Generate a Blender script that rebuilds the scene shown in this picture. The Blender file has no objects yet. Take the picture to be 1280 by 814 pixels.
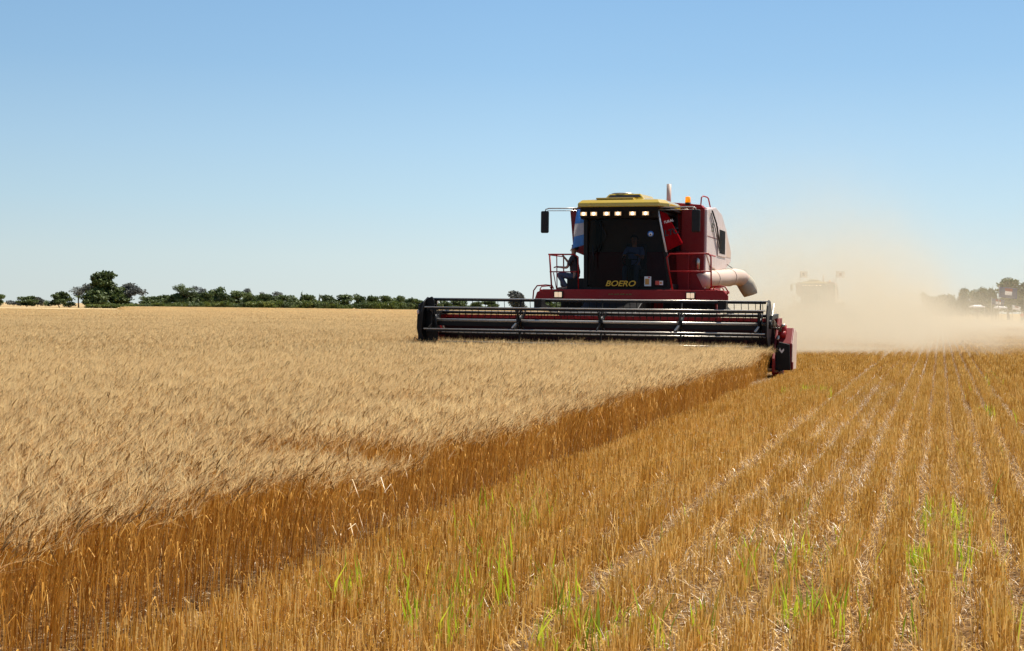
import bpy, bmesh, math, random
import numpy as np
from mathutils import Vector, Matrix

# ------------------------------------------------------------------ camera, sky, sun, exposure
scene = bpy.context.scene
COL = scene.collection
R = math.radians
F_PX = 1728.0
CAM_H = 1.45
cam_d = bpy.data.cameras.new('camera')
cam = bpy.data.objects.new('camera', cam_d)
COL.objects.link(cam)
cam_d.sensor_width = 36.0
cam_d.lens = 36.0 * F_PX / 1280.0
cam_d.clip_start = 0.1
cam_d.clip_end = 20000
cam.matrix_world = (Matrix.Translation((0, 0, CAM_H)) @ Matrix.Rotation(R(90) - 22 / F_PX, 4, 'X')
                    @ Matrix.Rotation(R(0.66), 4, 'Z'))
scene.camera = cam

SUN_AZ, SUN_EL = 52.0, 58.0          # azimuth clockwise from the view direction (+Y)
world = bpy.data.worlds.new('World')
scene.world = world
world.use_nodes = True
wn = world.node_tree
for n in list(wn.nodes):
    wn.nodes.remove(n)
sky = wn.nodes.new('ShaderNodeTexSky')
sky.sky_type = 'NISHITA'
sky.sun_disc = False
sky.sun_elevation = R(SUN_EL)
sky.sun_rotation = R(SUN_AZ)
sky.altitude = 60
sky.air_density = 1.15
sky.dust_density = 0.35
sky.ozone_density = 2.2
bg = wn.nodes.new('ShaderNodeBackground')
SKY_STR, EXPO = 0.085, 0.66
bg.inputs['Strength'].default_value = SKY_STR
wo = wn.nodes.new('ShaderNodeOutputWorld')
# clear summer haze: the low sky pales evenly towards the horizon instead of yellowing
def _lin(c, k=1.0):
    return tuple((((v / 255 + 0.055) / 1.055) ** 2.4) / 2 ** EXPO * k for v in c)
tcw = wn.nodes.new('ShaderNodeTexCoord')
nrmw = wn.nodes.new('ShaderNodeVectorMath'); nrmw.operation = 'NORMALIZE'
wn.links.new(tcw.outputs['Generated'], nrmw.inputs[0])
sepw = wn.nodes.new('ShaderNodeSeparateXYZ')
wn.links.new(nrmw.outputs[0], sepw.inputs[0])
rw = wn.nodes.new('ShaderNodeValToRGB')
cr = rw.color_ramp
stops = [(0.0, (219, 231, 231)), (0.035, (212, 231, 236)), (0.075, (194, 225, 242)), (0.115, (179, 216, 243)), (0.17, (156, 200, 238)), (0.22, (144, 190, 233)), (0.5, (105, 155, 215)), (1.0, (80, 130, 200))]
cr.elements[0].position, cr.elements[0].color = 0.0, (*_lin(stops[0][1]), 1)
cr.elements[1].position, cr.elements[1].color = 1.0, (*_lin(stops[-1][1]), 1)
for p_, c_ in stops[1:-1]:
    e_ = cr.elements.new(p_); e_.color = (*_lin(c_), 1)
wn.links.new(sepw.outputs[2], rw.inputs[0])
scw = wn.nodes.new('ShaderNodeVectorMath'); scw.operation = 'SCALE'
wn.links.new(rw.outputs[0], scw.inputs[0])
# a touch darker away from the sun
azw = wn.nodes.new('ShaderNodeMath'); azw.operation = 'MULTIPLY_ADD'
wn.links.new(sepw.outputs[0], azw.inputs[0]); azw.inputs[1].default_value = 0.36; azw.inputs[2].default_value = 1.0
clw = wn.nodes.new('ShaderNodeClamp'); clw.inputs['Min'].default_value = 0.78; clw.inputs['Max'].default_value = 1.0
wn.links.new(azw.outputs[0], clw.inputs['Value'])
dvw = wn.nodes.new('ShaderNodeMath'); dvw.operation = 'DIVIDE'; dvw.inputs[1].default_value = SKY_STR
wn.links.new(clw.outputs[0], dvw.inputs[0])
wn.links.new(dvw.outputs[0], scw.inputs['Scale'])
mrw = wn.nodes.new('ShaderNodeMapRange')
for k_, v_ in (('From Min', 0.25), ('From Max', 0.6), ('To Min', 0.92), ('To Max', 0.0)):
    mrw.inputs[k_].default_value = v_
wn.links.new(sepw.outputs[2], mrw.inputs['Value'])
mxw = wn.nodes.new('ShaderNodeMix'); mxw.data_type = 'RGBA'
wn.links.new(mrw.outputs[0], mxw.inputs[0])
wn.links.new(sky.outputs[0], mxw.inputs[6])
wn.links.new(scw.outputs[0], mxw.inputs[7])
wn.links.new(mxw.outputs[2], bg.inputs['Color'])
wn.links.new(bg.outputs[0], wo.inputs['Surface'])

sun_d = bpy.data.lights.new('sun', 'SUN')
sun_d.energy = 5.0
sun_d.angle = R(0.53)
sun_d.color = (1.0, 0.93, 0.81)
sun = bpy.data.objects.new('sun', sun_d)
COL.objects.link(sun)
az, el = R(SUN_AZ), R(SUN_EL)
sdir = Vector((math.sin(az) * math.cos(el), math.cos(az) * math.cos(el), math.sin(el)))
sun.rotation_euler = sdir.to_track_quat('Z', 'Y').to_euler()
sun.location = sdir * 60

scene.render.engine = 'CYCLES'
scene.view_settings.view_transform = 'Standard'
scene.view_settings.look = 'None'
scene.view_settings.exposure = EXPO
scene.view_settings.gamma = 1.0
scene.view_settings.use_curve_mapping = False
cy = scene.cycles
cy.use_denoising = True
cy.max_bounces = 6
cy.diffuse_bounces = 3
cy.glossy_bounces = 3
cy.transmission_bounces = 4
cy.transparent_max_bounces = 12
cy.volume_bounces = 1
cy.volume_step_rate = 3.0
cy.volume_max_steps = 96
cy.use_adaptive_sampling = True
cy.adaptive_threshold = 0.012
cy.caustics_reflective = False
cy.caustics_refractive = False

random.seed(7)
rng = np.random.default_rng(11)

# row frame: t runs along the crop rows (away from the camera), s across them (to the right)
TH = R(17.2)
U = Vector((math.sin(TH), math.cos(TH), 0))
V = Vector((math.cos(TH), -math.sin(TH), 0))


def st(s, t, z=0.0):
    return V * s + U * t + Vector((0, 0, z))


EDGE = -3.12
WH = 0.66

# ------------------------------------------------------------------ materials
MATS = {}


def nodes_of(name):
    m = bpy.data.materials.new(name)
    m.use_nodes = True
    nt = m.node_tree
    for n in list(nt.nodes):
        nt.nodes.remove(n)
    out = nt.nodes.new('ShaderNodeOutputMaterial')
    return m, nt, out


def N(nt, t, **kw):
    n = nt.nodes.new(t)
    for k, v in kw.items():
        setattr(n, k, v)
    return n


def ramp(nt, fac, stops):
    r = N(nt, 'ShaderNodeValToRGB')
    el_ = r.color_ramp.elements
    el_[0].position, el_[0].color = stops[0][0], (*stops[0][1], 1)
    el_[1].position, el_[1].color = stops[-1][0], (*stops[-1][1], 1)
    for p, c in stops[1:-1]:
        e = el_.new(p)
        e.color = (*c, 1)
    nt.links.new(fac, r.inputs[0])
    return r.outputs[0]


def paint(name, col, rough=0.4, metal=0.0, dust=0.25, dustcol=(0.42, 0.3, 0.18), scale=2.5, coat=0.0, bump=0.02, spec=0.5):
    """painted / moulded surface with blotchy dust film and fine scuffs"""
    m, nt, out = nodes_of(name)
    L = nt.links.new
    b = N(nt, 'ShaderNodeBsdfPrincipled')
    tc = N(nt, 'ShaderNodeTexCoord')
    n1 = N(nt, 'ShaderNodeTexNoise')
    n1.inputs['Scale'].default_value = scale
    n1.inputs['Detail'].default_value = 7
    n1.inputs['Roughness'].default_value = 0.65
    L(tc.outputs['Object'], n1.inputs['Vector'])
    n2 = N(nt, 'ShaderNodeTexNoise')
    n2.inputs['Scale'].default_value = scale * 14
    n2.inputs['Detail'].default_value = 4
    L(tc.outputs['Object'], n2.inputs['Vector'])
    mul = N(nt, 'ShaderNodeMath', operation='MULTIPLY')
    L(n1.outputs['Fac'], mul.inputs[0])
    L(n2.outputs['Fac'], mul.inputs[1])
    mr = N(nt, 'ShaderNodeMapRange')
    mr.inputs['From Min'].default_value = 0.14
    mr.inputs['From Max'].default_value = 0.42
    mr.inputs['To Max'].default_value = dust * 2
    L(mul.outputs[0], mr.inputs['Value'])
    mix = N(nt, 'ShaderNodeMix', data_type='RGBA')
    mix.inputs[6].default_value = (*col, 1)
    mix.inputs[7].default_value = (*dustcol, 1)
    L(mr.outputs[0], mix.inputs[0])
    L(mix.outputs[2], b.inputs['Base Color'])
    rr = N(nt, 'ShaderNodeMath', operation='MULTIPLY_ADD')
    L(mr.outputs[0], rr.inputs[0])
    rr.inputs[1].default_value = 0.5
    rr.inputs[2].default_value = rough
    L(rr.outputs[0], b.inputs['Roughness'])
    b.inputs['Metallic'].default_value = metal
    b.inputs['Coat Weight'].default_value = coat
    b.inputs['Specular IOR Level'].default_value = spec
    if bump:
        bp = N(nt, 'ShaderNodeBump')
        bp.inputs['Strength'].default_value = 0.25
        bp.inputs['Distance'].default_value = bump
        L(n1.outputs['Fac'], bp.inputs['Height'])
        L(bp.outputs[0], b.inputs['Normal'])
    L(b.outputs[0], out.inputs['Surface'])
    MATS[name] = m
    return m


def fibre(name, stops, trans=0.35, rough=0.6, spec=0.3, objrand=0.2):
    """plant matter: tone attribute picks the colour along a ramp, light passes through"""
    m, nt, out = nodes_of(name)
    L = nt.links.new
    at = N(nt, 'ShaderNodeAttribute', attribute_name='tone')
    oi = N(nt, 'ShaderNodeObjectInfo')
    ma = N(nt, 'ShaderNodeMath', operation='MULTIPLY_ADD')
    L(oi.outputs['Random'], ma.inputs[0])
    ma.inputs[1].default_value = objrand
    L(at.outputs['Fac'], ma.inputs[2])
    c = ramp(nt, ma.outputs[0], stops)
    p = N(nt, 'ShaderNodeBsdfPrincipled')
    p.inputs['Roughness'].default_value = rough
    p.inputs['Specular IOR Level'].default_value = spec
    L(c, p.inputs['Base Color'])
    t = N(nt, 'ShaderNodeBsdfTranslucent')
    L(c, t.inputs['Color'])
    mx = N(nt, 'ShaderNodeMixShader')
    mx.inputs[0].default_value = trans
    L(p.outputs[0], mx.inputs[1])
    L(t.outputs[0], mx.inputs[2])
    L(mx.outputs[0], out.inputs['Surface'])
    MATS[name] = m
    return m


M_red = paint('red_paint', (0.35, 0.003, 0.005), 0.45, dust=0.03, spec=0.3)
M_reddark = paint('dark_red_paint', (0.19, 0.002, 0.004), 0.5, dust=0.03, spec=0.3)
M_black = paint('black_steel', (0.0045, 0.004, 0.0045), 0.45, 0.0, dust=0.006, spec=0.22)
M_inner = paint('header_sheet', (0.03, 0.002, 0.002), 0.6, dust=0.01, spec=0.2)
M_tube = paint('worn_reel_tube', (0.55, 0.50, 0.42), 0.25, 0.3, dust=0.05, spec=0.6, bump=0)
M_rubber = paint('rubber', (0.018, 0.017, 0.016), 0.8, dust=0.25, bump=0)
M_plastic = paint('black_plastic', (0.010, 0.010, 0.011), 0.6, dust=0.02, spec=0.3)
M_roof = paint('mustard_paint', (0.55, 0.36, 0.010), 0.20, dust=0.06, dustcol=(0.55, 0.45, 0.28), coat=0.6)
M_white = paint('dusty_white_paint', (0.62, 0.50, 0.46), 0.35, dust=0.30, dustcol=(0.5, 0.33, 0.24), coat=0.2)
M_pipe = paint('dusty_cream_pipe', (0.56, 0.41, 0.33), 0.4, dust=0.30, dustcol=(0.6, 0.45, 0.3))
M_boot = paint('grey_canvas', (0.42, 0.39, 0.31), 0.8, dust=0.3, bump=0.01)
M_grille = paint('vent_mesh', (0.09, 0.085, 0.085), 0.6, dust=0.3, bump=0)
M_rim = paint('rim_paint', (0.50, 0.45, 0.30), 0.5, dust=0.4)
M_steel = paint('bare_steel', (0.45, 0.42, 0.38), 0.3, 0.9, dust=0.2)
M_seat = paint('seat_fabric', (0.05, 0.045, 0.05), 0.9, dust=0.1, bump=0)
M_liner = paint('cab_lining', (0.17, 0.10, 0.06), 0.8, dust=0.1, bump=0)
M_skin = paint('skin', (0.42, 0.23, 0.15), 0.5, dust=0.0, bump=0)
M_hair = paint('dark_hair', (0.02, 0.014, 0.01), 0.6, dust=0.0, bump=0)
M_shirtdark = paint('dark_shirt', (0.03, 0.03, 0.04), 0.85, dust=0.08, bump=0)
M_jeans = paint('denim', (0.05, 0.075, 0.13), 0.85, dust=0.08, bump=0)
M_shirtblue = paint('blue_shirt', (0.16, 0.22, 0.42), 0.8, dust=0.0, bump=0)
M_shoe = paint('boots', (0.03, 0.02, 0.015), 0.6, dust=0.2, bump=0)
M_letter = paint('orange_lettering', (0.80, 0.42, 0.02), 0.5, dust=0.05, bump=0)
M_letterb = paint('black_lettering', (0.012, 0.012, 0.014), 0.6, dust=0.0, bump=0)
M_letterg = paint('green_lettering', (0.12, 0.15, 0.09), 0.6, dust=0.2, bump=0)
M_lettery = paint('faded_gold_lettering', (0.20, 0.09, 0.01), 0.6, dust=0.0, bump=0)
M_paper = paint('sticker_white', (0.75, 0.72, 0.68), 0.5, dust=0.05, bump=0)
M_stickor = paint('sticker_orange', (0.60, 0.25, 0.04), 0.5, dust=0.05, bump=0)
M_stickred = paint('sticker_red', (0.65, 0.06, 0.03), 0.5, dust=0.05, bump=0)
M_stickblue = paint('sticker_blue', (0.05, 0.18, 0.5), 0.5, dust=0.05, bump=0)
M_tent = paint('white_canvas', (0.78, 0.78, 0.76), 0.8, dust=0.1, bump=0)
M_post = paint('tent_post', (0.30, 0.29, 0.27), 0.6, dust=0.1, bump=0)
M_glint = paint('glint_white', (0.75, 0.75, 0.73), 0.3, dust=0.1, bump=0)
M_window = paint('dark_window', (0.02, 0.025, 0.03), 0.1, dust=0.0, bump=0)


def cloth_mat(name, col, trans=0.4):
    m, nt, out = nodes_of(name)
    L = nt.links.new
    tc = N(nt, 'ShaderNodeTexCoord')
    no = N(nt, 'ShaderNodeTexNoise')
    no.inputs['Scale'].default_value = 9
    L(tc.outputs['Object'], no.inputs['Vector'])
    c = ramp(nt, no.outputs['Fac'], [(0.3, tuple(x * 0.85 for x in col)), (0.7, col)])
    d = N(nt, 'ShaderNodeBsdfDiffuse')
    t = N(nt, 'ShaderNodeBsdfTranslucent')
    L(c, d.inputs['Color'])
    L(c, t.inputs['Color'])
    mx = N(nt, 'ShaderNodeMixShader')
    mx.inputs[0].default_value = trans
    L(d.outputs[0], mx.inputs[1])
    L(t.outputs[0], mx.inputs[2])
    L(mx.outputs[0], out.inputs['Surface'])
    return m


M_fblue = cloth_mat('flag_sky_blue', (0.22, 0.52, 0.92), 0.5)
M_fwhite = cloth_mat('flag_white', (0.88, 0.86, 0.86), 0.5)
M_fred = cloth_mat('flag_red', (0.34, 0.008, 0.012), 0.3)
M_fnavy = cloth_mat('flag_navy', (0.03, 0.06, 0.22))


def emis_mat(name, col, strength):
    m, nt, out = nodes_of(name)
    b = N(nt, 'ShaderNodeBsdfPrincipled')
    b.inputs['Base Color'].default_value = (*col, 1)
    b.inputs['Emission Color'].default_value = (*col, 1)
    b.inputs['Emission Strength'].default_value = strength
    b.inputs['Roughness'].default_value = 0.1
    nt.links.new(b.outputs[0], out.inputs['Surface'])
    return m


M_lamp = emis_mat('lit_lamp_lens', (1.0, 0.62, 0.30), 0.42)
M_lamphot = emis_mat('lit_lamp_bulb', (1.0, 0.86, 0.62), 1.6)
M_lens = emis_mat('lit_headlamp', (0.85, 0.62, 0.40), 0.45)
M_beacon = emis_mat('amber_beacon', (1.0, 0.33, 0.01), 0.35)


def glass_mat():
    m, nt, out = nodes_of('tinted_cab_glass')
    L = nt.links.new
    tr = N(nt, 'ShaderNodeBsdfTransparent')
    tr.inputs['Color'].default_value = (0.34, 0.34, 0.34, 1)
    gl = N(nt, 'ShaderNodeBsdfGlossy')
    gl.inputs['Roughness'].default_value = 0.03
    gl.inputs['Color'].default_value = (0.9, 0.9, 0.9, 1)
    fr = N(nt, 'ShaderNodeFresnel')
    fr.inputs['IOR'].default_value = 1.16
    mx = N(nt, 'ShaderNodeMixShader')
    L(fr.outputs[0], mx.inputs[0])
    L(tr.outputs[0], mx.inputs[1])
    L(gl.outputs[0], mx.inputs[2])
    L(mx.outputs[0], out.inputs['Surface'])
    return m


M_glass = glass_mat()

# plant materials
M_stalk = fibre('wheat_stalk', [(0.0, (0.22, 0.080, 0.008)), (0.5, (0.47, 0.215, 0.030)), (1.0, (0.74, 0.43, 0.11))], 0.35, 0.55, 0.2)
M_ear = fibre('wheat_ear', [(0.0, (0.16, 0.075, 0.018)), (0.5, (0.42, 0.23, 0.07)), (1.0, (0.78, 0.52, 0.24))], 0.35, 0.7, 0.1)
M_awn = fibre('wheat_awn', [(0.0, (0.80, 0.54, 0.24)), (1.0, (0.98, 0.75, 0.38))], 0.5, 0.7, 0.1)
M_stub = fibre('stubble_straw', [(0.0, (0.29, 0.125, 0.016)), (0.5, (0.60, 0.325, 0.056)), (1.0, (0.88, 0.60, 0.21))], 0.35, 0.55, 0.2)
M_straw = fibre('loose_pale_straw', [(0.0, (0.42, 0.22, 0.06)), (0.6, (0.58, 0.38, 0.16)), (1.0, (0.88, 0.76, 0.56))], 0.15, 0.4, 0.4)
M_weed = fibre('green_weed_blade', [(0.0, (0.14, 0.26, 0.01)), (0.5, (0.34, 0.46, 0.02)), (1.0, (0.62, 0.66, 0.05))], 0.5, 0.4, 0.5)
M_leaf = fibre('tree_leaf', [(0.0, (0.040, 0.060, 0.016)), (0.5, (0.085, 0.115, 0.032)), (1.0, (0.15, 0.19, 0.06))], 0.25, 0.6, objrand=0.3)
M_leafol = fibre('olive_shrub_leaf', [(0.0, (0.055, 0.075, 0.014)), (0.5, (0.10, 0.13, 0.024)), (1.0, (0.18, 0.20, 0.045))], 0.3, 0.6, objrand=0.3)
M_leafgrey = fibre('grey_tree_leaf', [(0.0, (0.06, 0.062, 0.055)), (0.5, (0.10, 0.105, 0.09)), (1.0, (0.16, 0.165, 0.13))], 0.2, 0.6, objrand=0.3)
M_bark = paint('bark', (0.09, 0.065, 0.05), 0.9, dust=0.1)


def ground_mat():
    m, nt, out = nodes_of('field_soil')
    L = nt.links.new
    b = N(nt, 'ShaderNodeBsdfPrincipled')
    b.inputs['Roughness'].default_value = 0.95
    b.inputs['Specular IOR Level'].default_value = 0.1
    tc = N(nt, 'ShaderNodeTexCoord')
    a = N(nt, 'ShaderNodeTexNoise')
    a.inputs['Scale'].default_value = 30.0
    a.inputs['Detail'].default_value = 8
    L(tc.outputs['Object'], a.inputs['Vector'])
    c1 = ramp(nt, a.outputs['Fac'], [(0.30, (0.06, 0.032, 0.012)), (0.52, (0.15, 0.080, 0.028)), (0.72, (0.30, 0.18, 0.07))])
    w = N(nt, 'ShaderNodeTexNoise')
    w.inputs['Scale'].default_value = 0.012
    w.inputs['Detail'].default_value = 5
    mp = N(nt, 'ShaderNodeMapping')
    mp.inputs['Scale'].default_value = (0.35, 1.6, 1)
    L(tc.outputs['Object'], mp.inputs['Vector'])
    L(mp.outputs[0], w.inputs['Vector'])
    c2 = ramp(nt, w.outputs['Fac'], [(0.38, (0.26, 0.16, 0.07)), (0.5, (0.42, 0.29, 0.14)), (0.62, (0.50, 0.38, 0.20))])
    # far fields (beyond ~150 m) are cut straw rather than bare soil
    ln = N(nt, 'ShaderNodeVectorMath', operation='LENGTH')
    L(tc.outputs['Object'], ln.inputs[0])
    mr = N(nt, 'ShaderNodeMapRange')
    mr.inputs['From Min'].default_value = 60
    mr.inputs['From Max'].default_value = 170
    L(ln.outputs['Value'], mr.inputs['Value'])
    mx = N(nt, 'ShaderNodeMix', data_type='RGBA')
    L(mr.outputs[0], mx.inputs[0])
    L(c1, mx.inputs[6])
    L(c2, mx.inputs[7])
    L(mx.outputs[2], b.inputs['Base Color'])
    bp = N(nt, 'ShaderNodeBump')
    bp.inputs['Strength'].default_value = 0.6
    bp.inputs['Distance'].default_value = 0.03
    L(a.outputs['Fac'], bp.inputs['Height'])
    L(bp.outputs[0], b.inputs['Normal'])
    L(b.outputs[0], out.inputs['Surface'])
    return m


# ------------------------------------------------------------------ mesh helpers
class MB:
    """collects simple solids, then links them as one mesh object"""

    def __init__(self):
        self.v, self.f, self.mi, self.sm = [], [], [], []

    def add(self, vs, fs, mi=0, smooth=False):
        o = len(self.v)
        self.v += [tuple(p) for p in vs]
        self.f += [tuple(i + o for i in f) for f in fs]
        self.mi += [mi] * len(fs)
        self.sm += [smooth] * len(fs)
        return self

    def box(self, x0, x1, y0, y1, z0, z1, mi=0):
        vs = [(x, y, z) for z in (z0, z1) for y in (y0, y1) for x in (x0, x1)]
        return self.add(vs, [(0, 2, 3, 1), (4, 5, 7, 6), (0, 1, 5, 4), (2, 6, 7, 3), (0, 4, 6, 2), (1, 3, 7, 5)], mi)

    def tube(self, pts, r, n=10, mi=0, cap=True):
        pts = [Vector(p) for p in pts]
        rs = r if isinstance(r, (list, tuple)) else [r] * len(pts)
        vs, fs = [], []
        up = None
        for i, p in enumerate(pts):
            if i == 0:
                d = pts[1] - pts[0]
            elif i == len(pts) - 1:
                d = pts[-1] - pts[-2]
            else:
                d = (pts[i + 1] - p).normalized() + (p - pts[i - 1]).normalized()
            d.normalize()
            if up is None:
                up = Vector((0, 0, 1)) if abs(d.z) < 0.9 else Vector((1, 0, 0))
            a = d.cross(up).normalized()
            up = a.cross(d).normalized()
            for k in range(n):
                w = 2 * math.pi * k / n
                vs.append(p + (a * math.cos(w) + up * math.sin(w)) * rs[i])
        for i in range(len(pts) - 1):
            for k in range(n):
                k2 = (k + 1) % n
                fs.append((i * n + k, i * n + k2, (i + 1) * n + k2, (i + 1) * n + k))
        if cap:
            fs.append(tuple(range(n))[::-1])
            fs.append(tuple((len(pts) - 1) * n + k for k in range(n)))
        return self.add(vs, fs, mi, True)

    def prism(self, poly, axis, a0, a1, mi=0):
        """polygon in the plane normal to axis ('x','y','z'), extruded from a0 to a1"""
        def P(p, a):
            return {'x': (a, p[0], p[1]), 'y': (p[0], a, p[1]), 'z': (p[0], p[1], a)}[axis]
        n = len(poly)
        vs = [P(p, a0) for p in poly] + [P(p, a1) for p in poly]
        fs = [tuple(range(n)), tuple(range(n, 2 * n))[::-1]]
        fs += [(i, i + n, (i + 1) % n + n, (i + 1) % n) for i in range(n)]
        return self.add(vs, fs, mi)

    def quadbar(self, a, b, w, h, mi=0):
        a, b = Vector(a), Vector(b)
        d = (b - a).normalized()
        up = Vector((0, 0, 1)) if abs(d.z) < 0.95 else Vector((0, 1, 0))
        s = d.cross(up).normalized() * w / 2
        t = s.cross(d).normalized() * h / 2
        vs = [p + i * s + j * t for p in (a, b) for (i, j) in ((-1, -1), (1, -1), (1, 1), (-1, 1))]
        return self.add(vs, [(0, 1, 2, 3), (7, 6, 5, 4), (0, 4, 5, 1), (1, 5, 6, 2), (2, 6, 7, 3), (3, 7, 4, 0)], mi)

    def build(self, name, mats, parent=None, bevel=0.0, loc=None):
        me = bpy.data.meshes.new(name)
        me.from_pydata(self.v, [], self.f)
        for m in (mats if isinstance(mats, (list, tuple)) else [mats]):
            me.materials.append(m)
        me.polygons.foreach_set('material_index', self.mi)
        me.polygons.foreach_set('use_smooth', self.sm)
        bm = bmesh.new()
        bm.from_mesh(me)
        bmesh.ops.recalc_face_normals(bm, faces=bm.faces)
        bm.to_mesh(me)
        bm.free()
        o = bpy.data.objects.new(name, me)
        COL.objects.link(o)
        if parent:
            o.parent = parent
        if loc:
            o.location = loc
        if bevel:
            b = o.modifiers.new('bevel', 'BEVEL')
            b.width = bevel
            b.segments = 2
            b.limit_method = 'ANGLE'
            b.angle_limit = R(35)
        return o


def tag(o, label=None, cat=None, group=None, kind=None):
    if label:
        o['label'] = label
    if cat:
        o['category'] = cat
    if group:
        o['group'] = group
    if kind:
        o['kind'] = kind
    return o


def empty(name, loc, rz=0.0):
    o = bpy.data.objects.new(name, None)
    o.location = loc
    o.rotation_euler = (0, 0, rz)
    o.empty_display_size = 0.3
    COL.objects.link(o)
    return o


def lettering(name, text, size, mat, parent, mw, shear=0.0, offset=0.0, ext=0.002):
    cu = bpy.data.curves.new(name, 'FONT')
    cu.body = text
    cu.size = size
    cu.shear = shear
    cu.offset = offset
    cu.extrude = ext
    cu.align_x = 'CENTER'
    cu.align_y = 'CENTER'
    tmp = bpy.data.objects.new('lettering_tmp', cu)
    COL.objects.link(tmp)
    dg = bpy.context.evaluated_depsgraph_get()
    me = bpy.data.meshes.new_from_object(tmp.evaluated_get(dg))
    COL.objects.unlink(tmp)
    bpy.data.objects.remove(tmp)
    me.materials.clear()
    me.materials.append(mat)
    me.name = name
    me.transform(mw)
    o = bpy.data.objects.new(name, me)
    COL.objects.link(o)
    if parent:
        o.parent = parent
    return o


# ------------------------------------------------------------------ the ground
gm = MB()
gm.add([(-6000, -400, 0), (6000, -400, 0), (6000, 9000, 0), (-6000, 9000, 0)], [(0, 1, 2, 3)])
ground = gm.build('ground', ground_mat())
tag(ground, 'straw coloured field soil reaching the horizon', None, None, 'structure')


# ------------------------------------------------------------------ crop: patches of plants in local row coordinates (x = s, y = t)
class Fib:
    """fast collector of ribbons and slim solids with a tone per vertex"""

    def __init__(self):
        self.V, self.T, self.F, self.MI, self.n = [], [], [], [], 0

    def ribbons(self, pts, width, tone, mi, taper=None, facing=None):
        """pts (k, m, 3) polylines; width (k,), tone (k,)"""
        k, m, _ = pts.shape
        if facing is None:
            a = rng.uniform(0, math.pi, k)
        else:
            a = facing
        side = np.stack([np.cos(a), np.sin(a), np.zeros(k)], 1)
        tp = np.ones(m) if taper is None else np.asarray(taper, float)
        off = side[:, None, :] * width[:, None, None] * 0.5 * tp[None, :, None]
        vs = np.stack([pts - off, pts + off], 2).reshape(-1, 3)
        self.V.append(vs)
        self.T.append(np.repeat(tone, 2 * m))
        i = np.arange(k)[:, None] * 2 * m + np.arange(m - 1)[None, :] * 2 + self.n
        f = np.stack([i, i + 1, i + 3, i + 2], -1).reshape(-1, 4)
        self.F.append(f)
        self.MI.append(np.full(len(f), mi))
        self.n += len(vs)

    def build_mesh(self, name, mats):
        v = np.concatenate(self.V).astype(np.float32)
        f = np.concatenate(self.F).astype(np.int32)
        mi = np.concatenate(self.MI).astype(np.int32)
        t = np.concatenate(self.T).astype(np.float32)
        me = bpy.data.meshes.new(name)
        me.vertices.add(len(v))
        me.vertices.foreach_set('co', v.ravel())
        me.loops.add(f.size)
        me.loops.foreach_set('vertex_index', f.ravel())
        me.polygons.add(len(f))
        me.polygons.foreach_set('loop_start', np.arange(0, f.size, 4, dtype=np.int32))
        me.update(calc_edges=True)
        me.polygons.foreach_set('material_index', mi)
        at = me.attributes.new('tone', 'FLOAT', 'POINT')
        at.data.foreach_set('value', t)
        for m in mats:
            me.materials.append(m)
        me.validate()
        return me


LEAN = np.array([math.cos(TH), math.sin(TH), 0.0])      # picture-right, in row coordinates
LEANP = np.array([-math.sin(TH), math.cos(TH), 0.0])    # away from the camera, in row coordinates


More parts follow.
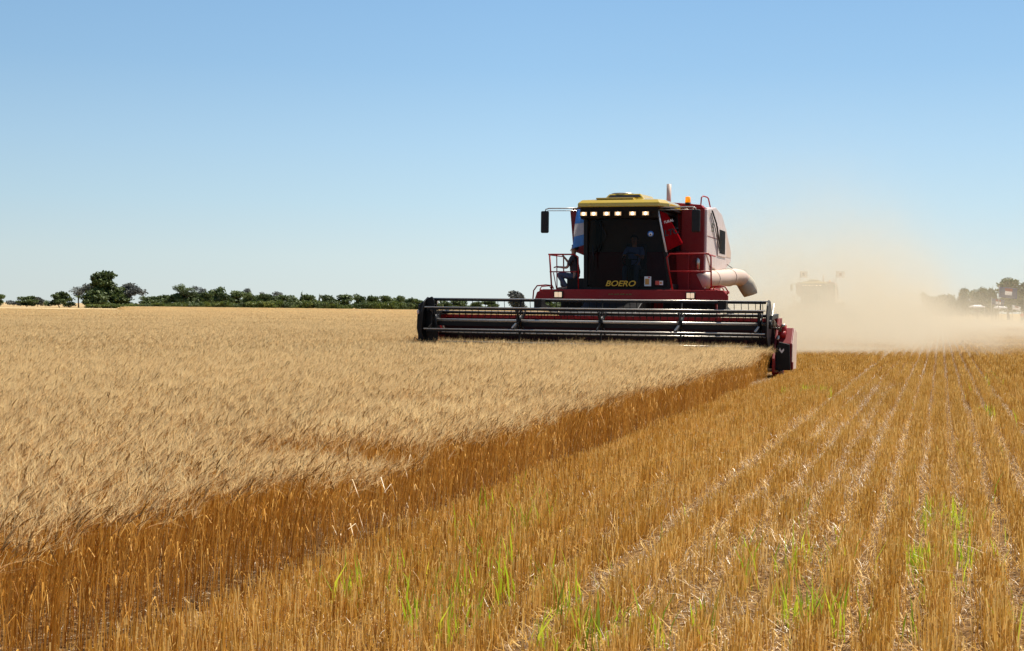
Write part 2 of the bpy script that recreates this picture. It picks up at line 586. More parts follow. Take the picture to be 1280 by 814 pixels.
def wheat_patch(name, w, l, dens, lod, ragged=0.0):
    fb = Fib()
    n = int(w * l * dens)
    rows = max(1, round(w / 0.21))
    x = (rng.integers(0, rows, n) + 0.5) * (w / rows) + rng.normal(0, 0.05 if lod == 0 else 0.06, n)
    x = np.clip(x, 0.0, w) if lod == 0 else x
    y = rng.uniform(0, l, n)
    h = WH * rng.normal(0.93, 0.055, n)
    h *= 1 + 0.04 * np.sin(x * 2.1 + 1) * np.sin(y * 3.1)
    base = np.stack([x, y, np.zeros(n)], 1)
    sway = rng.normal(0.05, 0.05, n)[:, None] * LEAN + rng.normal(0.0, 0.05, n)[:, None] * LEANP
    zz = np.zeros((n, 3)); zz[:, 2] = 1
    hs = h - 0.055
    p1 = base + sway * 0.3 + zz * (hs * 0.5)[:, None]
    p2 = base + sway + zz * hs[:, None]
    tone = np.clip(rng.normal(0.45, 0.2, n), 0, 0.95)
    W = [0.0042, 0.0065, 0.014][lod]
    z0 = 0.0 if lod < 2 else 0.25
    p0 = base.copy(); p0[:, 2] = z0
    if lod < 2:
        fb.ribbons(np.stack([p0, p1, p2], 1), np.full(n, W) * rng.uniform(0.7, 1.2, n), tone, 0, [1.1, 1, 0.8])
    else:
        fb.ribbons(np.stack([p0, p2], 1), np.full(n, W), tone, 0)
    # ears nod towards the right
    d = LEAN * rng.normal(0.34, 0.30, n)[:, None] + LEANP * rng.normal(0.0, 0.28, n)[:, None] + zz * rng.uniform(0.35, 1.0, n)[:, None]
    d /= np.linalg.norm(d, axis=1)[:, None]
    el_ = rng.uniform(0.06, 0.095, n)
    curl = LEAN * 0.35 - np.array([0, 0, 0.35])
    e0 = p2
    e1 = e0 + d * (el_ * 0.35)[:, None]
    e2 = e0 + (d + curl * 0.25) * (el_ * 0.75)[:, None]
    e3 = e0 + (d + curl * 0.4) * el_[:, None]
    te = np.clip(rng.normal(0.4, 0.25, n), 0, 1)
    EW = [0.0095, 0.013, 0.026][lod] * rng.uniform(0.75, 1.2, n)
    a = rng.uniform(0, math.pi, n)
    if lod == 0:
        for da in (0, math.pi / 2):
            fb.ribbons(np.stack([e0, e1, e2, e3], 1), EW, te, 1, [0.45, 1.0, 0.8, 0.25], a + da)
    elif lod == 1:
        for da in (0, math.pi / 2):
            fb.ribbons(np.stack([e0, e1, e3], 1), EW, te, 1, [0.5, 1.0, 0.3], a + da)
    else:
        fb.ribbons(np.stack([e0, e1, e3], 1), EW, te, 1, [0.5, 1.0, 0.4], a)
    # awns
    na = [9, 5, 3][lod]
    AW = [0.0017, 0.0034, 0.009][lod]
    for k in range(na):
        q = rng.uniform(0.1, 1.0, n)
        s0 = e0 + (d + curl * 0.3) * (el_ * q)[:, None]
        sp = rng.normal(0, 0.40, (n, 3))
        dd = d + curl * 0.35 + sp
        dd /= np.linalg.norm(dd, axis=1)[:, None]
        s1 = s0 + dd * rng.uniform(0.05, 0.10, n)[:, None]
        fb.ribbons(np.stack([s0, s1], 1), np.full(n, AW), rng.uniform(0.1, 1, n), 2, [1.0, 0.5])
    # dry leaves
    if lod < 2:
        nl = int(n * (0.55 if lod == 0 else 0.3))
        i = rng.integers(0, n, nl)
        q = rng.uniform(0.15, 0.9, nl)
        b0 = base[i] + sway[i] * q[:, None] ** 2 + zz[i] * (hs[i] * q)[:, None]
        an = rng.uniform(0, 2 * math.pi, nl)
        ho = np.stack([np.cos(an), np.sin(an), np.zeros(nl)], 1)
        ln = rng.uniform(0.05, 0.14, nl)[:, None]
        b1 = b0 + ho * ln * 0.45 + np.array([0, 0, 1]) * ln * 0.45
        b2 = b0 + ho * ln * 0.8 - np.array([0, 0, 1]) * ln * rng.uniform(0.0, 0.7, nl)[:, None]
        fb.ribbons(np.stack([b0, b1, b2], 1), rng.uniform(0.003, 0.007, nl) * (1 if lod == 0 else 1.6), np.clip(rng.normal(0.55, 0.25, nl), 0, 1.0), 0, [0.7, 1.0, 0.15], an + math.pi / 2)
    return fb.build_mesh(name, [M_stalk, M_ear, M_awn])


def stubble_row(name, l, nst, lod, h0=0.148, spread=0.037):
    fb = Fib()
    n = nst
    y = rng.uniform(0, l, n)
    clump = rng.uniform(0, l, 40)
    y = np.where(rng.random(n) < 0.6, clump[rng.integers(0, 40, n)] + rng.normal(0, 0.018, n), y)
    x = rng.normal(0, spread, n)
    h = h0 * np.clip(rng.normal(1.0, 0.17, n), 0.35, 1.35)
    b = np.stack([x, y, np.zeros(n)], 1)
    tilt = rng.normal(0, 0.10, (n, 2)) * h[:, None]
    t = b.copy()
    t[:, :2] += tilt
    t[:, 2] = h
    W = [0.0045, 0.009, 0.02][lod]
    tone = np.clip(rng.normal(0.42, 0.27, n), 0, 0.97)
    fb.ribbons(np.stack([b, t], 1), np.full(n, W) * rng.uniform(0.7, 1.2, n), tone, 0, [1.0, 0.95])
    if lod == 0:
        # leaf sheaths and frayed bits
        nl = n // 2
        i = rng.integers(0, n, nl)
        q = rng.uniform(0.2, 1.0, nl)[:, None]
        s0 = b[i] * (1 - q) + t[i] * q
        an = rng.uniform(0, 2 * math.pi, nl)
        ho = np.stack([np.cos(an), np.sin(an), np.zeros(nl)], 1)
        ln = rng.uniform(0.02, 0.07, nl)[:, None]
        s1 = s0 + ho * ln * 0.6 + np.array([0, 0, 1]) * ln * rng.uniform(-0.5, 0.9, nl)[:, None]
        fb.ribbons(np.stack([s0, s1], 1), rng.uniform(0.002, 0.005, nl), np.clip(rng.normal(0.65, 0.25, nl), 0, 1), 0, [1, 0.3])
    return fb.build_mesh(name, [M_stub])


def litter_patch(name, w, l, n, length=(0.02, 0.16), zmax=0.03, tilt=0.12, wid=(0.0025, 0.005), mi=None):
    fb = Fib()
    x = rng.uniform(0, w, n); y = rng.uniform(0, l, n); z = rng.uniform(0.004, zmax, n) ** 1.0
    an = rng.uniform(0, 2 * math.pi, n)
    ln = rng.uniform(length[0], length[1], n) * 0.5
    dz = rng.normal(0, tilt, n) * ln
    c = np.stack([x, y, z], 1)
    dv = np.stack([np.cos(an) * ln, np.sin(an) * ln, dz], 1)
    p0, p2 = c - dv, c + dv
    p0[:, 2] = np.maximum(p0[:, 2], 0.004); p2[:, 2] = np.maximum(p2[:, 2], 0.004)
    mid = c + np.stack([-np.sin(an), np.cos(an), np.zeros(n)], 1) * (ln * rng.normal(0, 0.12, n))[:, None] + np.array([0, 0, 0.004])
    fb.ribbons(np.stack([p0, mid, p2], 1), rng.uniform(wid[0], wid[1], n), np.clip(rng.normal(0.5, 0.28, n), 0, 1), 0, [0.8, 1, 0.7], an + math.pi / 2)
    return fb.build_mesh(name, [M_stub if mi else M_straw])


def scatter(name, protos, pts, idx, rot, scl, label, cat=None):
    """one stuff object: its own mesh is the list of points, geometry nodes plant the patches"""
    pc = bpy.data.collections.new(name + '_patches')
    for i, me in enumerate(protos):
        o = bpy.data.objects.new('%s_patch_%03d' % (name, i), me)
        pc.objects.link(o)
    me = bpy.data.meshes.new(name)
    me.vertices.add(len(pts))
    me.vertices.foreach_set('co', np.asarray(pts, np.float32).ravel())
    a = me.attributes.new('idx', 'INT', 'POINT'); a.data.foreach_set('value', np.asarray(idx, np.int32))
    a = me.attributes.new('rot', 'FLOAT_VECTOR', 'POINT'); a.data.foreach_set('vector', np.asarray(rot, np.float32).ravel())
    a = me.attributes.new('scl', 'FLOAT_VECTOR', 'POINT'); a.data.foreach_set('vector', np.asarray(scl, np.float32).ravel())
    o = bpy.data.objects.new(name, me)
    COL.objects.link(o)
    ng = bpy.data.node_groups.new(name, 'GeometryNodeTree')
    ng.interface.new_socket('Geometry', in_out='INPUT', socket_type='NodeSocketGeometry')
    ng.interface.new_socket('Geometry', in_out='OUTPUT', socket_type='NodeSocketGeometry')
    gi = ng.nodes.new('NodeGroupInput'); go = ng.nodes.new('NodeGroupOutput')
    ip = ng.nodes.new('GeometryNodeInstanceOnPoints')
    ci = ng.nodes.new('GeometryNodeCollectionInfo')
    ci.inputs['Collection'].default_value = pc
    ci.inputs['Separate Children'].default_value = True
    ci.inputs['Reset Children'].default_value = True
    def na(nm, ty):
        q = ng.nodes.new('GeometryNodeInputNamedAttribute'); q.data_type = ty; q.inputs['Name'].default_value = nm
        return q.outputs['Attribute']
    L = ng.links.new
    L(gi.outputs[0], ip.inputs['Points'])
    L(ci.outputs[0], ip.inputs['Instance'])
    ip.inputs['Pick Instance'].default_value = True
    L(na('idx', 'INT'), ip.inputs['Instance Index'])
    L(na('rot', 'FLOAT_VECTOR'), ip.inputs['Rotation'])
    L(na('scl', 'FLOAT_VECTOR'), ip.inputs['Scale'])
    L(ip.outputs[0], go.inputs[0])
    md = o.modifiers.new('scatter', 'NODES')
    md.node_group = ng
    tag(o, label, cat, None, 'stuff')
    return o


def in_view(p, margin=3.0):
    """keeps ground points the camera could see, also from a step or two to the side"""
    x, y = p[0], p[1]
    if y < 2.5:
        return False
    return abs(x) < y * 0.43 + margin


def lump(s, t):
    return 0.5 * math.sin(s * 0.55 + 0.4 * math.sin(t * 0.31)) + 0.35 * math.sin(t * 0.47 + s * 0.21) + 0.3 * math.sin(s * 1.7 + t * 1.1)


# ---- standing wheat
protos = []
NV0, NV1, NV2 = 6, 4, 3
for i in range(NV0):
    protos.append(wheat_patch('wheat_near_%d' % i, 1.05, 1.0, 500, 0))
for i in range(NV1):
    protos.append(wheat_patch('wheat_mid_%d' % i, 2.1, 2.0, 260, 1))
for i in range(NV2):
    protos.append(wheat_patch('wheat_far_%d' % i, 4.2, 4.0, 90, 2))
pts, idx, rot, scl = [], [], [], []
HL, HR, HT = -11.7, -2.95, 30.6       # header swath: left, right and front


def standing(s, t, w, l):
    if s + w > EDGE + 0.01:
        return False
    if t + l > HT + 0.3 and s + w > HL + 0.05 and not (t >= HT and s + w <= HL + 0.06):
        return False
    return True


def plant(s, t, w, l, k0, nv):
    p = st(s, t)
    pts.append(p[:])
    idx.append(k0 + random.randrange(nv))
    rot.append((0, 0, -TH))
    f = 1.0 + 0.05 * lump(s, t) + random.uniform(-0.02, 0.02)
    # flattened, thinner corner of crop by the edge in the foreground
    dd = math.hypot((s + 0.5 - (-3.6)) / 0.9, (t + 0.5 - 7.6) / 0.85)
    if k0 == 0 and dd < 1.0 and s > EDGE - 1.3:
        f *= 0.74 + 0.26 * dd
    if k0 == 0 and math.hypot((s + 5.3) / 0.9, (t - 11.0) / .6) < 1.0:
        f *= 0.93
    scl.append((1, 1, f))


FAR_T = 0
T1, T2 = 20.0, 60.0
jit = {}
for ti in range(-12, 200):
    for si in range(0, 60):
        s, t = EDGE - 1.05 * (si + 1), float(ti)
        if not standing(s, t, 1.05, 1.0) or (t >= T1 and si > 3) or t >= 30:
            continue
        if not in_view(st(s + .5, t + .5)):
            continue
        if si == 0:
            s += random.uniform(-0.05, 0.04) + 0.05 * math.sin(t * 0.9)
        if si == 0 and t > 23:
            s -= 0.42 * min(1, (t - 23) / 4)
        plant(s, t, 1.05, 1.0, 0, NV0)
for ti in range(10, 60):
    for si in range(0, 60):
        s, t = EDGE - 2.1 * (si + 1), T1 + 2.0 * (ti - 10)
        if si < 2 and t < 30:
            continue
        if t >= T2 or not standing(s, t, 2.1, 2.0) or not in_view(st(s + 1, t + 1)):
            continue
        plant(s, t, 2.1, 2.0, NV0, NV1)
# narrow strip just ahead of the knife, and the standing edge beyond the machine
for si in range(0, 9):
    plant(EDGE - 1.05 * (si + 1) - (0.45 if si == 0 else 0), 29.9, 1.05, 1.0, 0, NV0)
for ti in range(0, 80):
    for si in range(0, 45):
        s, t = HL - 0.1 - 4.2 * (si + 1), T2 + 4.0 * ti
        p = st(s + 2, t + 2)
        if not in_view(p, 6) or p.y > (172 + 6 * math.sin(p.x * 0.05) if p.x < -0.275 * p.y else 372):
            continue
        plant(s, t, 4.2, 4.0, NV0 + NV1, NV2)
wheat = scatter('wheat_crop', protos, pts, idx, rot, scl,
                'ripe beige standing wheat with bearded ears filling the left of the field')
print('wheat instances', len(pts))

# ---- stubble rows
protos = [stubble_row('row_near_%d' % i, 1.0, 330, 0) for i in range(8)]
protos += [stubble_row('row_sparse_%d' % i, 1.0, 110, 0, 0.13, 0.035) for i in range(3)]
protos += [stubble_row('row_mid_%d' % i, 2.0, 240, 1) for i in range(4)]


def stub_far(name):
    fb = Fib()
    n = 1500
    rows = 20
    x = (rng.integers(0, 17, n) + 0.5) * 0.247 + rng.normal(0, 0.03, n)
    y = rng.uniform(0, 4, n)
    b = np.stack([x, y, np.zeros(n)], 1)
    t = b + rng.normal(0, 0.02, (n, 3)); t[:, 2] = 0.15 * rng.normal(1, 0.12, n)
    fb.ribbons(np.stack([b, t], 1), np.full(n, 0.03), np.clip(rng.normal(0.5, 0.2, n), 0, 0.9), 0)
    return fb.build_mesh(name, [M_stub])


protos += [stub_far('stub_far_%d' % i) for i in range(3)]
pts, idx, rot, scl = [], [], [], []
row_s = []
s = EDGE + 0.10
k = 0
while s < 8:
    row_s.append(s)
    gap = 0.245 + random.uniform(-.012, .012)
    if abs(s + 1.75) < 0.12:
        gap = 0.34            # wheel track
    if abs(s - 0.15) < 0.09 or abs(s - 0.45) < 0.09 or abs(s - 0.85) < 0.10:
        gap = 0.27
    s += gap
def cut_ok(s, t):
    return s > EDGE or (HL < s and t > HT + 0.6)
for s in row_s:
    for ti in range(-8, 30):
        p = st(s, ti + .5)
        if not in_view(p, 1.5):
            continue
        sparse = (-1.45 < s < -0.55 and random.random() < 0.55) or False or random.random() < 0.04
        pts.append(st(s + random.uniform(-.012, .012), ti)[:])
        idx.append(8 + random.randrange(3) if sparse else random.randrange(8))
        rot.append((0, 0, -TH + random.uniform(-.02, .02)))
        scl.append((1, 1, random.uniform(0.9, 1.1) * (1 + 0.10 * lump(s * 3, ti))))
    for ti in range(15, 30):
        t = 2.0 * ti
        if not in_view(st(s, t + 1), 2):
            continue
        pts.append(st(s, t)[:]); idx.append(11 + random.randrange(4)); rot.append((0, 0, -TH)); scl.append((1, 1, random.uniform(.9, 1.1)))
# swath just cut, behind the header
s = HL + 0.1
while s < EDGE:
    for ti in range(16, 24):
        pts.append(st(s, 2.0 * ti)[:]); idx.append(11 + random.randrange(4)); rot.append((0, 0, -TH)); scl.append((1, 1, 1))
    s += 0.21
for si in range(-3, 14):
    for ti in range(0, 26):
        s, t = HL + 4.2 * (si + (3 if False else 0)), 48 + 4.0 * ti
        if s < HL - 0.1:
            continue
        if s < 8 and s > EDGE and t < 60:
            continue
        p = st(s + 2, t + 2)
        if in_view(p, 6):
            pts.append(st(s, t)[:]); idx.append(15 + random.randrange(3)); rot.append((0, 0, -TH)); scl.append((1, 1, 1))
for si in range(0, 8):
    for ti in range(-4, 12):
        s, t = 8.0 + 4.2 * si, 12 + 4.0 * ti
        if in_view(st(s + 2, t + 2), 3):
            pts.append(st(s, t)[:]); idx.append(15 + random.randrange(3)); rot.append((0, 0, -TH)); scl.append((1, 1, 1))
scatter('wheat_stubble', protos, pts, idx, rot, scl, 'short golden wheat stubble in cut rows on the right of the field')
print('stubble instances', len(pts))

# ---- loose straw and chaff
protos = [litter_patch('litter_%d' % i, 1.0, 1.0, 420, (0.01, 0.10), 0.02, 0.1, (0.0018, 0.004)) for i in range(4)]
protos += [litter_patch('straw_%d' % i, 0.5, 0.5, 34, (0.02, 0.10), 0.14, 0.6, (0.003, 0.006)) for i in range(4)]
protos += [litter_patch('broken_stalks_%d' % i, 1.0, 1.0, 260, (0.05, 0.16), 0.09, 0.9, (0.003, 0.006), 1) for i in range(4)]
protos += [litter_patch('furrow_straw_%d' % i, 0.09, 1.0, 80, (0.02, 0.13), 0.03, 0.2, (0.003, 0.006)) for i in range(4)]
protos += [litter_patch('big_straw_%d' % i, 0.5, 0.5, 3, (0.08, 0.26), 0.17, 0.35, (0.004, 0.007)) for i in range(4)]
pts, idx, rot, scl = [], [], [], []
for si in range(-1, 22):
    for ti in range(-4, 46):
        s, t = EDGE + si, ti
        if not in_view(st(s + .5, t + .5), 1):
            continue
        a = random.choice((0, 1, 2, 3))
        pts.append(st(s, t)[:]); idx.append(a); rot.append((0, 0, -TH)); scl.append((1, 1, 1))
        for q in range(2):
            if random.random() < 0.22:
                pts.append(st(s + random.random(), t + random.random())[:]); idx.append(16 + random.randrange(4)); rot.append((0, 0, random.uniform(0, 6.3))); scl.append((1, 1, 1))
        if ti < 20 and si >= 0:
            pts.append(st(s, t)[:]); idx.append(8 + random.randrange(4)); rot.append((0, 0, -TH)); scl.append((1, 1, random.uniform(.7, 1.1)))
for q in range(330):
    s = random.gauss(-0.9, 0.5); t = 3 + 36 * random.random() ** 0.9
    pts.append(st(s, t)[:]); idx.append(4 + random.randrange(4)); rot.append((0, 0, random.uniform(0, 6.3))); scl.append((1, 1, random.uniform(.4, 1.1)))
for q in range(620):
    s = random.uniform(-3.0, 2.0); t = 3.5 + 15 * random.random()
    if in_view(st(s, t), 1):
        pts.append(st(s, t)[:]); idx.append(4 + random.randrange(4)); rot.append((0, 0, random.uniform(0, 6.3))); scl.append((.55, .55, random.uniform(.5, 1.2)))
for q in range(200):
    s = random.uniform(-3, 6); t = 2 + 34 * random.random()
    if in_view(st(s, t), 1):
        pts.append(st(s, t)[:]); idx.append(4 + random.randrange(4)); rot.append((0, 0, random.uniform(0, 6.3))); scl.append((.8, .8, random.uniform(.2, .7)))
for s0 in (0.28, 0.60, 1.00):
    for ti in range(3, 34):
        for q in range(2):
            if random.random() < 0.5:
                pts.append(st(s0 - 0.045, ti + random.random(), 0.01)[:]); idx.append(12 + random.randrange(4)); rot.append((0, 0, -TH)); scl.append((1, 1, 1))
scatter('loose_straw', protos, pts, idx, rot, scl, 'pale loose straw and chaff littering the stubble')


# ---- green regrowth
def weed_clump(name, nb, hh, rad, wid):
    fb = Fib()
    r_ = rad * np.sqrt(rng.random(nb)); an = rng.uniform(0, 6.283, nb)
    b = np.stack([r_ * np.cos(an), r_ * np.sin(an), np.zeros(nb)], 1)
    h = hh * rng.uniform(0.5, 1.1, nb)
    a2 = rng.uniform(0, 6.283, nb)
    ho = np.stack([np.cos(a2), np.sin(a2), np.zeros(nb)], 1) * (h * rng.uniform(0.05, 0.45, nb))[:, None]
    m = b + ho * 0.35 + np.array([0, 0, 1]) * (h * 0.6)[:, None]
    t = b + ho + np.array([0, 0, 1]) * h[:, None]
    fb.ribbons(np.stack([b, m, t], 1), wid * rng.uniform(0.6, 1.2, nb), np.clip(rng.normal(0.6, 0.25, nb), 0, 1), 0, [0.8, 1, 0.1], a2 + rng.normal(math.pi / 2, 0.5, nb))
    return fb.build_mesh(name, [M_weed])


def gpt(px, py, z=0.0):
    """ground point seen at a pixel of the photograph"""
    a, b = (px - 640) / F_PX, -(py - 407) / F_PX
    c, s_ = math.cos(R(.66)), math.sin(R(.66))
    a, b = a * c - b * s_, a * s_ + b * c
    P_ = 22 / F_PX
    d = Vector((a, math.cos(P_) + b * math.sin(P_), -math.sin(P_) + b * math.cos(P_)))
    k_ = (z - CAM_H) / d.z
    return d * k_ + Vector((0, 0, CAM_H))


protos = [weed_clump('weed_%d' % i, 5, 0.27, 0.06, 0.010) for i in range(4)]
protos += [weed_clump('weed_tuft_%d' % i, 20, 0.20, 0.10, 0.007) for i in range(3)]
protos += [weed_clump('weed_single_%d' % i, 2, 0.22, 0.02, 0.009) for i in range(3)]
pts, idx, rot, scl = [], [], [], []
def weed(px, py, n, sx, sy, lo, hi):
    for _ in range(n):
        x_, y_ = random.gauss(px, sx), random.gauss(py, sy)
        if y_ < 440:
            continue
        p = gpt(x_, y_ + 10)
        q = p.dot(V)
        if q < EDGE + 0.1:
            continue
        pts.append((p.x, p.y, 0)); idx.append(random.randrange(lo, hi)); rot.append((0, 0, random.uniform(0, 6.3))); k_ = random.uniform(.55, 1.1); scl.append((k_, k_, k_))
for a in [(600, 650, 7, 14, 14), (640, 620, 8, 22, 10), (660, 660, 5, 20, 12), (420, 745, 6, 20, 12), (500, 735, 5, 20, 12), (580, 735, 10, 26, 16), (540, 770, 7, 30, 14),
          (690, 745, 7, 18, 14), (640, 700, 5, 26, 14), (560, 800, 6, 30, 8), (700, 800, 10, 30, 12), (800, 800, 5, 30, 10), (860, 790, 4, 30, 12), (1030, 790, 6, 12, 10), (1010, 700, 5, 24, 20),
          (985, 775, 4, 15, 12), (930, 720, 3, 8, 22), (1110, 790, 3, 30, 10), (1225, 690, 3, 10, 12), (1270, 800, 2, 5, 5), (140, 812, 2, 6, 3), (680, 640, 6, 12, 12)]:
    weed(*a, 0, 4)
for a in [(1172, 650, 8, 9, 12), (1160, 715, 7, 9, 14), (1010, 486, 14, 14, 2), (1212, 650, 4, 6, 20), (1245, 468, 7, 12, 3), (1228, 515, 3, 6, 5), (1150, 705, 3, 8, 8)]:
    weed(*a, 4, 7)
for a in [(700, 740, 40, 260, 50), (1120, 700, 30, 90, 60), (1200, 540, 26, 50, 40), (600, 680, 20, 60, 50)]:
    weed(*a, 7, 10)
scatter('green_regrowth', protos, pts, idx, rot, scl, 'bright green grass blades sprouting between the stubble rows')

# broken, bleached leaves tangled at the flattened crop edge
fb = Fib()
n = 34
c = np.array([st(EDGE + 0.02, 7.5)[i] for i in range(3)])
along, across = np.array(U[:]), np.array(V[:])
b0 = c + along * rng.normal(0, 0.42, n)[:, None] + across * rng.normal(0.0, 0.06, n)[:, None]
b0[:, 2] = rng.uniform(0.12, 0.52, n)
an = rng.uniform(0, 6.283, n)
ho = np.stack([np.cos(an), np.sin(an), np.zeros(n)], 1)
ln = rng.uniform(0.05, 0.14, n)[:, None]
b1 = b0 + ho * ln * 0.5 + np.array([0, 0, 1]) * ln * rng.uniform(0, 0.6, n)[:, None]
b2 = b0 + ho * ln - np.array([0, 0, 1]) * ln * rng.uniform(0, 0.6, n)[:, None]
fb.ribbons(np.stack([b0, b1, b2], 1), rng.uniform(0.003, 0.007, n), rng.uniform(0.1, 0.85, n), 0, [0.6, 1, 0.2], an + math.pi / 2)
me = fb.build_mesh('broken_leaves', [M_straw])
o = bpy.data.objects.new('broken_leaves', me)
COL.objects.link(o)
tag(o, 'pale curled broken leaves tangled at the edge of the standing wheat', None, None, 'stuff')
#PART2
# ------------------------------------------------------------------ the combine harvester
# local axes: x to the picture's right, y away along the rows, z up; origin on the ground under the knife
CX = -0.30


def reel_part(parent):
    cy_, cz, rr = -0.25, 1.155, 0.50
    m = MB()
    m.tube([(-3.98, cy_, cz), (3.74, cy_, cz)], 0.032, 14)
    m.box(-3.97, 3.73, cy_ - 0.02, cy_ + 0.05, cz - 0.13, cz - 0.033, 1)
    reel = m.build('reel', [M_tube, M_black], parent)
    for k_ in range(6):
        a = R(36 + 60 * k_)
        y, z = cy_ - rr * math.cos(a), cz + rr * math.sin(a)
        b = MB()
        b.tube([(-4.02, y, z), (3.76, y, z)], 0.015, 12)
        x = -3.95
        while x < 3.72:
            b.tube([(x, y, z), (x, y + 0.015, z - 0.10), (x, y + 0.045, z - 0.20)], 0.0075, 5, 1)
            pass
            x += 0.155
        b.box(-3.96, 3.72, y - 0.012, y + 0.012, z - 0.058, z - 0.015, 1)
        b.build('tine_bar', [M_tube, M_black], reel)
    for x in (-3.9, -1.84, 0.07, 1.87, 3.6):
        s_ = MB()
        s_.tube([(x - 0.035, cy_, cz), (x + 0.035, cy_, cz)], 0.13, 16)
        for k_ in range(6):
            a = R(36 + 60 * k_)
            s_.quadbar((x, cy_ - 0.1 * math.cos(a), cz + 0.1 * math.sin(a)), (x, cy_ - (rr - .01) * math.cos(a), cz + (rr - .01) * math.sin(a)), 0.022, 0.075)
        for k_ in range(6):
            a, b_ = R(36 + 60 * k_), R(96 + 60 * k_)
            q = rr * 0.62
            s_.quadbar((x, cy_ - q * math.cos(a), cz + q * math.sin(a)), (x, cy_ - q * math.cos(b_), cz + q * math.sin(b_)), 0.012, 0.035)
        s_.build('spider', M_black, reel)
    # reel drive / eccentric plates at both ends
    for x, w in ((-4.10, 0.03), (3.775, 0.03)):
        s_ = MB()
        poly = [(cy_ - 0.50 * math.cos(R(a)), cz + 0.53 * math.sin(R(a))) for a in (20, 50, 85, 110, 150, 200, 250, 290, 330)]
        s_.prism(poly, 'x', x, x + w)
        s_.tube([(x - 0.04, cy_, cz), (x + w + 0.04, cy_, cz)], 0.10, 14)
        s_.build('end_plate', M_black, reel, bevel=0.006)
    # steel clamps where the spiders catch the light
    for x in (-1.84, 1.87, 3.6):
        s_ = MB()
        s_.quadbar((x - 0.05, cy_ - 0.47, cz - 0.16), (x + 0.02, cy_ - 0.40, cz - 0.05), 0.05, 0.02)
        s_.build('clamp', M_steel, reel)
    return reel


